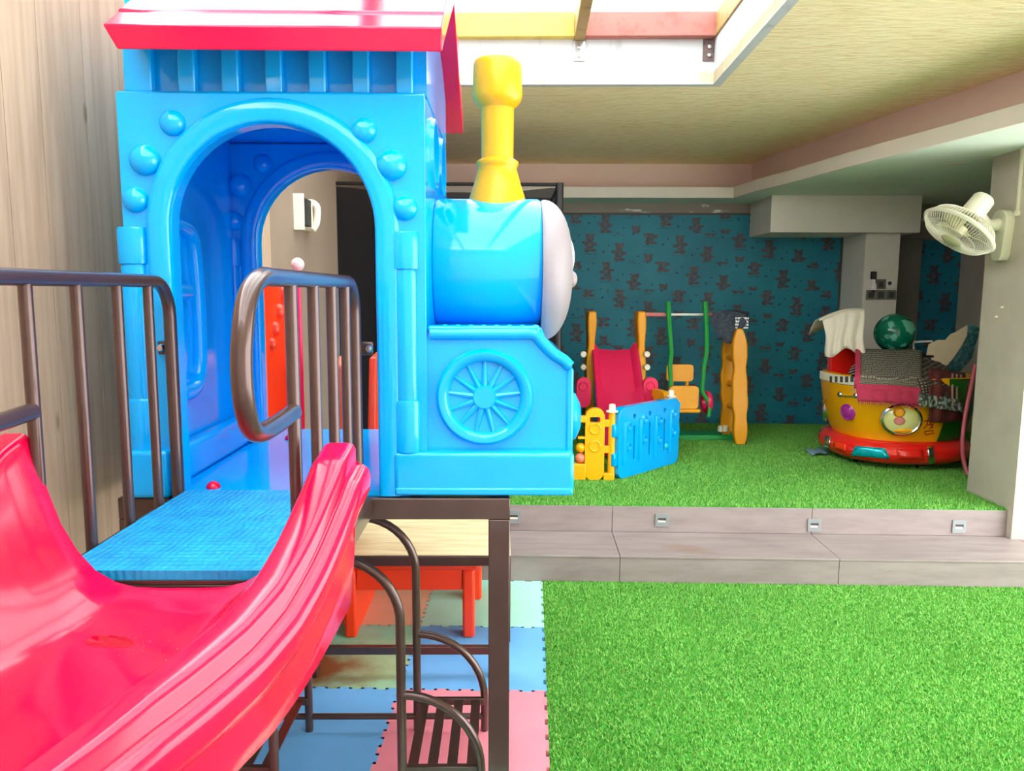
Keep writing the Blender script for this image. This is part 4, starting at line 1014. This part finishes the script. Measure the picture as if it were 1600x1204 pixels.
on(1410, 671, [(0, .045), (.045, .038), (.07, .02)], 'lens_bulb', 'yellow', 20, (1, .35))
on(1289, 640, [(0, .02), (.05, .016), (.06, .02), (.07, .012), (.075, -.01)], 'side_window', 'chrome', 28, (.7, 1.3))
emb = [(1311, 616), (1322, 619), (1332, 619), (1340, 617)]
KB(MB().tube([on_tub(u, v)[0]+on_tub(u, v)[1]*.008 for u, v in emb], .007, 8), 'emblem', 'chrome')
for u, v in ((1313, 616), (1338, 618)): on(u, v, [(0, .018), (.016, .014), (.024, .004), (.025, -.004)], 'emblem_star', 'chrome', 10)
M['redmark'] = plain('red_print', (176, 48, 12), .4)
for stroke in ([(1450, 648), (1454, 651)], [(1444, 658), (1459, 655)], [(1450, 652), (1448, 664), (1443, 669)], [(1446, 664), (1458, 662), (1452, 670)], [(1453, 659), (1457, 668)], [(1445, 674), (1457, 672), (1459, 676), (1447, 679), (1444, 675)]):
    KB(MB().tube([on_tub(u, v)[0]+on_tub(u, v)[1]*.001 for u, v in stroke], .005, 6), 'painted_mark', 'redmark')
# base fittings
def on_base(u, v):
    k_ = ray(u, v).normalized()
    for i in range(700):
        p = Vector((0, 0, EYE)) + k_*(4.6+i*.0035) - Vector((rcx, RYc, Z2))
        hw = np.interp(p.z, [b[2] for b in base_lv], [b[0] for b in base_lv]); hd = np.interp(p.z, [b[2] for b in base_lv], [b[1] for b in base_lv])
        if (abs(p.x)/hw)**2.4 + (abs(p.y)/hd)**2.4 <= 1: return p
    return p
M['tealfoil'] = plain('teal_reflector', (0, 176, 190), .15, .3, var=.3, vscale=40)
def patch(pxs, name, mt, g=.01, n=6):
    (a, b, c, d) = pxs; rows = []
    for i in range(n+1):
        f = i/n; t0 = (a[0]+(b[0]-a[0])*f, a[1]+(b[1]-a[1])*f); t1 = (d[0]+(c[0]-d[0])*f, d[1]+(c[1]-d[1])*f)
        row = []
        for j in range(5):
            h = j/4; q_ = on_base(t0[0]+(t1[0]-t0[0])*h, t0[1]+(t1[1]-t0[1])*h); o_ = Vector((q_.x, q_.y, 0)).normalized()*g; row.append(q_+o_)
        rows.append(row)
    m = MB().grid(rows); o_ = m.build(name, mt, rd, ang=60); s_ = o_.modifiers.new('t', 'SOLIDIFY'); s_.thickness = .012; s_.offset = 0; return o_
patch([(1338, 696), (1383, 700), (1391, 716), (1331, 711)], 'reflector_panel', 'tealfoil')
patch([(1400, 701), (1440, 702), (1442, 716), (1404, 716)], 'base_panel', 'ridered')
patch([(1306, 690), (1324, 694), (1322, 704), (1304, 698)], 'base_panel', 'orange')
patch([(1448, 697), (1456, 696), (1460, 722), (1450, 724)], 'chrome_clip', 'chrome', .008)
patch([(1292, 680), (1300, 683), (1296, 703), (1290, 698)], 'chrome_clip', 'chrome', .008)
for x, y in ((.02, -.36), (-.33, -.1), (.33, -.1), (0, .33)):
    c_ = KB(MB().lathe([(.02, -.012), (.026, -.012), (.026, .012), (.02, .012), (.010, .013), (.010, -.013)], (x, y-.01, .026), (1, 0, 0), 20), 'caster', 'chrome')
    KB(MB().box(x-.018, x+.018, y-.012, y+.014, .034, .06), 'caster_fork', 'darkgrey')
# seat back of the ride
sbk = KB(MB().prism([rrect(-.51, -.28, zrim-.3, zrim+.28, .09, 6)], FY, .0, .07), 'seat_back', 'ridered', bevel=.02, seg=3)
# cargo ---------------------------------------------------------
def L2W(p): return Vector((p[0]+rcx, p[1]+RYc, p[2]+Z2))
M['whitecloth'] = plain('off_white_cloth', (214, 204, 190), .9, var=.06, bmp=.2, bscale=50)
ztopw = P(1330, 484, RYc).z
def wc_(a, b):              # draped over the red seat back
    u = 1285 + 66*a; fold = .022*math.sin(22*a+3*b)*(b**.7)
    if b < .25: y = .09*(1-b/.25)+.035*0; 
    top = 500 - 17*math.sin(min(1, a*1.25)*PI/2) 
    v = top + (b**1.1)*(56 + 14*a + 5*math.sin(9*a)) - (1-b)*0
    p = P(u + 4*math.sin(5*b+2*a)*b - 7*b*(1-a)*0 + 8*b*(1-a), v, RYc-.06-.08*math.sin(b*PI/2)+fold); return p
wcl = build_cloth(cloth(wc_, 24, 14), 'white_cloth', 'whitecloth', 'off white cloth hanging over the red seat back of the ride', 'cloth')
def wb2(a, b):
    top = 500 - 17*math.sin(min(1, a*1.25)*PI/2); p = P(1281+70*a + 8*0, top, RYc-.06); return p + Vector((0, .2*b, -.12*b*b+.02*math.sin(PI*b)))
o2 = cloth(wb2, 24, 6).build('back_fold', 'whitecloth', wcl, ang=80); s_ = o2.modifiers.new('t', 'SOLIDIFY'); s_.thickness = .006
# dotted rug folded over the rim
def dotmat():
    m, nt, b = newmat('dark_rug_with_pale_dots'); v = coord(nt, (19, 19, 19)); vo = nt.nodes.new('ShaderNodeTexVoronoi'); vo.inputs['Randomness'].default_value = .35
    sx = nt.nodes.new('ShaderNodeSeparateXYZ'); link(nt, v, sx.inputs[0]); cb = nt.nodes.new('ShaderNodeCombineXYZ'); link(nt, sx.outputs[0], cb.inputs[0])
    k_ = NX(nt, sx.outputs[1])*.8 + NX(nt, sx.outputs[2])*-1.0; link(nt, k_.k, cb.inputs[1]); vo.voronoi_dimensions = '2D'; link(nt, cb.outputs[0], vo.inputs['Vector'])
    f = NX(nt, vo.outputs['Distance']).lt(.17); link(nt, mixc(nt, f, lin((84, 79, 70)), lin((205, 196, 176))), b.inputs['Base Color']); b.inputs['Roughness'].default_value = .9; return m
M['dots'] = dotmat(); M['crimson'] = plain('crimson_fabric', (176, 44, 78), .85, var=.12, vscale=30, bmp=.2)
def rug(a, b, off=0):
    u = 1342 + 98*a - 0*b + (0 if b < .5 else (b-.5)*-4) ; v = 546 + 1*a + 60*b + 3*a*b
    Y = RYc - .10 - .41*min(1, b/.72) - .012*max(0, b-.72) + .006*math.sin(7*a+2*b); return P(u, v, Y-off)
rg = build_cloth(cloth(lambda a, b: rug(a, b), 14, 14), 'dotted_rug', 'dots', 'grey rug with pale dots and crimson border over the ride rim', 'rug', .014)
for e in (lambda a, b: rug(-.06+.08*a, b, .006), lambda a, b: rug(-.06+1.06*a, 1.0+.02*b, .008)):
    o2 = cloth(e, 12, 8).build('border', 'crimson', rg, ang=80); s_ = o2.modifiers.new('t', 'SOLIDIFY'); s_.thickness = .012
def rugf(a, b):
    u = 1337+101*a+3*b; v = 600 + 6*a + 27*b - 2*math.sin(3*a) + b*a*2; return P(u, v, RYc-.525+.008*math.sin(30*a)*b)
o2 = cloth(rugf, 30, 6).build('crimson_flap', 'crimson', rg, ang=80); s_ = o2.modifiers.new('t', 'SOLIDIFY'); s_.thickness = .008
for k in range(30):
    a_ = (k+.5)/30; q0, q1 = rugf(a_, .98), rugf(a_, 1.1)
    MB().tube([q0+Vector((0, -.004, 0)), q1+Vector((.004*math.sin(k*2.1), -.004, -.008))], .003, 5).build('fringe', 'crimson', rg)
# patterned dark shawl
def shawl():
    m, nt, b = newmat('dark_checked_shawl'); sx = nt.nodes.new('ShaderNodeSeparateXYZ'); link(nt, coord(nt), sx.inputs[0])
    X, Z = NX(nt, sx.outputs[0]), NX(nt, sx.outputs[2]); ch = (X*42.0+Z*10).fract().lt(.35)*((Z*48.0-X*8).fract().lt(.4))
    nz_ = NX(nt, noise(nt, coord(nt), 30, 4)).gt(.58); c = mixc(nt, ch*.8, lin((56, 44, 40)), lin((168, 150, 130))); c = mixc(nt, nz_*.35, c, lin((120, 140, 128)))
    link(nt, c, b.inputs['Base Color']); b.inputs['Roughness'].default_value = .9; return m
M['shawl'] = shawl()
def shw(a, b):
    u = 1432 + 44*a + 14*b*a + 2*b + 10*a*b; v = 553 + 8*a + (78 + 2*a)*b; return P(u, v, RYc - .10 - .43*min(1, b*1.9)+.010*math.sin(14*a+3*b)+ .07*a*a)
sh = build_cloth(cloth(shw, 18, 16), 'patterned_shawl', 'shawl', 'dark checked shawl with floral hem draped right of the dotted rug', 'shawl', .01)
M['floral'] = stained('grey_green_floral', (50, 54, 48), (170, 186, 172), (14, 14, 14), .45, .62, .9)
o2 = cloth(lambda a, b: shw(a, .78+.25*b)+Vector((0, -.014, 0)), 18, 6).build('floral_hem', 'floral', sh, ang=80); s_ = o2.modifiers.new('t', 'SOLIDIFY'); s_.thickness = .006
M['maroon'] = plain('maroon_cloth', (92, 36, 32), .9, var=.2, vscale=20)
def mar(a, b):
    u = 1452 + 56*a; v = 575 + 8*a + (84-14*a*a)*b; return P(u, v, RYc-.40-.13*min(1, b*3)+.13*a*a+.01*math.sin(16*a))
mc = build_cloth(cloth(mar, 22, 10), 'maroon_cloth', 'maroon', 'maroon cloth with pale folds hanging at the right end of the ride', 'cloth', .008)
for k, a_ in enumerate((.62, .74, .86)):
    MB().tube([mar(a_, t)+Vector((0, -.012, 0)) for t in np.linspace(.05, .7+.05*k, 6)], .008, 6).build('pale_fold', 'plaster', mc)
# black fringed mats on the left
M['blackcloth'] = plain('black_fringed_fabric', (34, 28, 30), .9, var=.2)
bk = thing('fringed_mats', 'stack of black fringed mats with pale edges left of the dotted rug', 'mats', L2W((-.38, -.27, zrim-.03)))
for k in range(4):
    rot = Matrix.Rotation(-.18-.04*k, 4, 'Z') @ Matrix.Rotation(-.16, 4, 'X')
    tiltm = Matrix.Rotation(.22, 4, 'Y')
    MB().box(-.09, .12, -.07, .12, .022*k, .022*k+.015).xf(tiltm @ rot).build('mat', 'blackcloth', bk, bevel=.003)
    MB().box(-.088, .118, -.072, .11, .022*k+.0152, .022*k+.0215).xf(tiltm @ rot).build('pale_edge', 'plaster_right', bk)
    for j in range(14):
        x = -.09+.21*j/13; MB().tube([(x, -.07, .022*k+.008), (x+.01*math.sin(j), -.10-.01*math.cos(j*2+k), .022*k+.006+.006*math.sin(j*3))], .004, 5).xf(tiltm @ rot).build('fringe', 'blackcloth', bk)
# ball
def ballmat():
    m, nt, b = newmat('translucent_green_vinyl'); v = coord(nt)
    f = noise(nt, v, 9, 2); link(nt, ramp(nt, f, [(.5, lin((12, 120, 92))), (.56, lin((120, 205, 180)))]), b.inputs['Base Color'])
    b.inputs['Roughness'].default_value = .08; b.inputs['Transmission Weight'].default_value = .35; b.inputs['IOR'].default_value = 1.2; b.inputs['Coat Weight'].default_value = .6; return m
M['bigball'] = ballmat()
p = P(1398, 520, RYc+.1); br_ = 30.5/F*(RYc+.1)
o = MB().sphere((0, 0, 0), br_, seg=40, rings=28).build('beach_ball', 'bigball', loc=p); tag(o, 'shiny translucent green vinyl ball on top of the ride cargo', 'ball')
MB().lathe([(0, .006), (.008, .005), (.010, 0)], Vector((-br_, 0, 0)), (-1, 0, 0), 12).build('valve', 'bigball', o)
# dark pillow box under the ball filling the tub
o = thing('cargo_box', 'low dark box inside the ride tub under the green ball', 'box', L2W((.0, .05, .47)))
zt3 = p.z - br_ - (Z2+.47) - .002
MB().prism([rrect(-.22, .27, -.18, .32, .03)], FZ, 0, zt3-.02).build('body', 'black', o, bevel=.008)
MB().prism([rrect(-.225, .275, -.185, .325, .03)], FZ, zt3-.019, zt3).build('lid', 'black', o, bevel=.006)
# small white wire frame
a0, a1, a2, a3 = P(1428, 546, RYc+.05), P(1427, 534, RYc+.05), P(1456, 533, RYc+.05), P(1458, 546, RYc+.05)
o = MB().tube([a0, a1, a2, a3], .009, 8).build('white_wire_frame', 'white'); tag(o, 'small white wire frame rising right of the green ball', 'frame')
# cardboard and folded teal sheet
M['card'] = plain('cream_cardboard', (196, 178, 146), .85, var=.08)
M['tealsheet'] = stained('teal_patterned_sheet', (30, 110, 124), (110, 160, 160), (9, 9, 9), .45, .65, .6)
def slab_px(name, pxs, Y0, Y1, th, mt, label, cat):
    m = MB(); n = len(pxs); us = [p_[0] for p_ in pxs]; f = lambda u: (u-min(us))/(max(us)-min(us))
    fr_ = [m.bm.verts.new(P(u, v, Y0+(Y1-Y0)*f(u))) for u, v in pxs]; bk_ = [m.bm.verts.new(P(u, v, Y0+(Y1-Y0)*f(u))+Vector((0, th, 0))) for u, v in pxs]
    m.bm.faces.new(fr_); m.bm.faces.new(bk_[::-1])
    for i in range(n): m.bm.faces.new((fr_[i], fr_[(i+1) % n], bk_[(i+1) % n], bk_[i]))
    bmesh.ops.triangulate(m.bm, faces=[f_ for f_ in m.bm.faces if len(f_.verts) > 4])
    o = m.build(name, mt, ang=30); tag(o, label, cat); return o
slab_px('cardboard_fan', [(1447, 560), (1452, 538), (1466, 531), (1478, 531), (1486, 522), (1496, 518), (1512, 508), (1511, 524), (1502, 541), (1492, 556), (1480, 571), (1462, 566)], RYc-.12, RYc-.2, .012, 'card', 'torn cream cardboard sheet sticking up at the right end', 'cardboard')
for k in range(4):
    d_ = 5*k
    slab_px('folded_sheet', [(1478+d_*.8, 574+d_*.5), (1498+d_, 548+d_*.4), (1512+d_*.6, 518+d_*.2), (1514+d_*.7, 505+d_*.3), (1519+d_*.8, 507+d_*.3), (1517+d_*.7, 524+d_*.3), (1503+d_, 554+d_*.4), (1482+d_*.8, 579+d_*.5)], RYc-.10+.03*k, RYc-.18+.03*k, .01, 'tealsheet', ('outermost', 'second', 'third', 'innermost')[3-k] + ' teal sheet leaning behind the torn cardboard', 'sheet')['group'] = 'teal sheets on the ride'
# hose and paper
M['hose'] = plain('pink_hose', (200, 90, 105), .45)
o = MB().tube(bez([P(1524, 570, 5.45), P(1516, 610, 5.4), P(1508, 650, 5.35), P(1504, 690, 5.3), P(1506, 720, 5.28), PZ(1513, 742, Z2+.02)], 6), .014, 10).build('pink_hose', 'hose'); tag(o, 'pink hose hanging between the ride and the right pier', 'hose')
M['paper'] = plain('pale_blue_paper', (120, 160, 185), .7)
c_ = PZ(1276, 707, Z2+.02)
o = cloth(lambda a, b: (c_.x-.07+.15*a, c_.y-.09+.17*b+.05*a, Z2+.018+.02*abs(math.sin(4*a+b))), 8, 5).build('crumpled_paper', 'paper', ang=20); s_ = o.modifiers.new('t', 'SOLIDIFY'); s_.thickness = .003; tag(o, 'crumpled pale blue paper on the turf left of the ride', 'paper')

# ================================================================== WALL FAN
fp = RX(1573, 366, PX)
fan = thing('wall_fan', 'white wall fan tilted down on the grey beige pier', 'fan', (0, 0, 0), ROOM)
M['fanwhite'] = plain('ivory_fan_plastic', (226, 222, 200), .4)
M['fanclear'] = plain('pale_fan_blade', (196, 190, 150), .3)
mz = fp.z; my = fp.y
MB().prism([arc2(my, mz+.07, .075, 0, PI, 12) + [(my-.05, mz-.13), (my-.03, mz-.155), (my+.03, mz-.155), (my+.05, mz-.13)]], FX, PX-.055, PX-.0005).build('wall_mount', 'fanwhite', fan, bevel=.01, seg=3)
hc = RP(1497, 362, my-.10); axd = Vector((-.60, -.04, -.81)).normalized()
mot = hc - axd*.17
MB().tube(bez([(PX-.05, my, mz+.06), (PX-.13, my-.01, mz+.055), tuple(mot*.6+Vector((PX-.15, my, mz+.05))*.4), tuple(mot+axd*.04)], 5), .036, 14).build('arm', 'fanwhite', fan)
MB().lathe([(0, -.085), (.05, -.08), (.062, -.065), (.066, .03), (.06, .06), (0, .062)], mot, axd, 28).build('motor', 'fanwhite', fan)
FR = .215
gd = MB().lathe([(FR-.008, .0), (FR, .006), (FR+.006, .014), (FR, .022), (FR-.008, .026), (FR-.014, .013), (FR-.008, 0)], hc-axd*.02, axd, 56).build('guard_rim', 'fanwhite', fan)
uu = axd.orthogonal().normalized(); vv = axd.cross(uu)
def gpt(r, a, h): return hc + (uu*math.cos(a)+vv*math.sin(a))*r + axd*h
wire = bpy.data.materials
for side, h0, h1, nm in ((1, .0, .065, 'front_grille'), (-1, -.012, -.10, 'rear_grille')):
    m = MB()
    for k in range(72):
        a = 2*PI*k/72
        m.tube([gpt(FR-.004, a, h0), gpt(FR*.82, a, h0+(h1-h0)*.62), gpt(FR*.5, a+.04, h0+(h1-h0)*.93), gpt(.055, a+.09, h1)], .0013, 4, caps=False)
    for rr_ in (.35, .62):
        m.tube([gpt(FR*rr_, 2*PI*k/40, h0+(h1-h0)*(1-rr_**3)) for k in range(40)], .0016, 5, closed=True)
    o = m.build(nm, 'fanwhite', fan); o['kind'] = 'stuff'
MB().lathe([(0, .075), (.05, .073), (.06, .066), (.06, .06), (0, .06)], hc, axd, 28).build('badge', 'fanclear', fan)
for k in range(3):
    rows = []
    for i in range(7):
        f = i/6; r = .03+.155*f; w_ = .25+.55*math.sin(PI*min(1, f*.8+.15)); row = []
        for j in range(5):
            a = 2*PI*k/3 + w_*(j/4-.5)*1.3; row.append(gpt(r, a, -.015+.035*(j/4-.5)))
        rows.append(row)
    o = MB().grid(rows).build('blade', 'fanclear', fan); s_ = o.modifiers.new('t', 'SOLIDIFY'); s_.thickness = .003
MB().lathe([(0, .02), (.035, .016), (.04, -.03), (0, -.03)], hc, axd, 20).build('hub', 'fanclear', fan)
o = thing('conduit', 'thin white conduit running up the pier above the fan', 'conduit', (0, 0, 0), ROOM)
MB().box(PX-.014, PX-.0005, my-.11, my-.09, mz+.13, zs-.001).build('channel', 'cream', o, bevel=.002)
MB().box(PX-.018, PX-.0005, my-.118, my-.082, mz+.10, mz+.129).build('joint', 'cream', o, bevel=.002)
for i, (u, v) in enumerate(((1567, 480), (1558, 495))):
    q = RX(u, v, PX); o = MB().lathe([(0, .012), (.006, .012), (.009, .006), (.010, 0)], (q.x-.0005, q.y, q.z), (-1, 0, 0), 12).build('wall_plug', 'cream', rotz=ROOM)
    tag(o, ('upper', 'lower')[i] + ' of the two pale wall plugs on the right pier', 'wall plug', 'wall plugs on the pier')
# water on the slide bed
def bedz(x, y):
    t = math.degrees(math.atan2(SC[1]-y, x-SC[0])); return float(tops(max(0, t))[1])
def bed_h(x, y):
    rho = math.hypot(x-SC[0], y-SC[1])-RC; t = math.degrees(math.atan2(SC[1]-y, x-SC[0])); rim, bed = tops(max(0, t)); w_ = rim-bed
    return bed + float(np.interp(abs(rho), [.04, .09, .13, .17, .205], [0, .002, .012, .035, .075]))*min(1, w_/.2)
def hit(u, v):
    k_ = ray(u, v)
    for i in range(400):
        p = Vector((0, 0, EYE)) + k_*(.8+i*.003)
        if p.z < bed_h(p.x, p.y): return p
    return p
try:
    m = MB(); c_ = hit(172, 1003); rows = []
    for i in range(5):
        f = (i+.02)/4; rows.append([])
        for a in np.linspace(0, 2*PI, 28, endpoint=False):
            q = hit(172+f*38*math.cos(a)*(1+.12*math.sin(3*a)), 1003+f*11*math.sin(a)*(1+.2*math.sin(2*a+1))); rows[-1].append((q.x, q.y, bed_h(q.x, q.y)+.0012*(1-f**3)+.0006))
    o = m.grid(rows, cu=True).build('water_puddle', 'water'); tag(o, 'small water puddle lying on the red slide bed', 'puddle')
    dm = MB()
    for k in range(70):
        u = 215+random.gauss(0, 32); v = 1008+random.gauss(0, 13)+.15*abs(u-215); q = hit(u, v); r = random.uniform(.0008, .0022)
        dm.sphere((q.x, q.y, bed_h(q.x, q.y)+.0003), r, sz=.5, seg=8, rings=4)
    o = dm.build('water_droplets', 'water'); o['kind'] = 'stuff'; o['label'] = 'scattered water droplets around the puddle on the slide'; o['category'] = 'water'
except Exception as ex: print('puddle', ex)
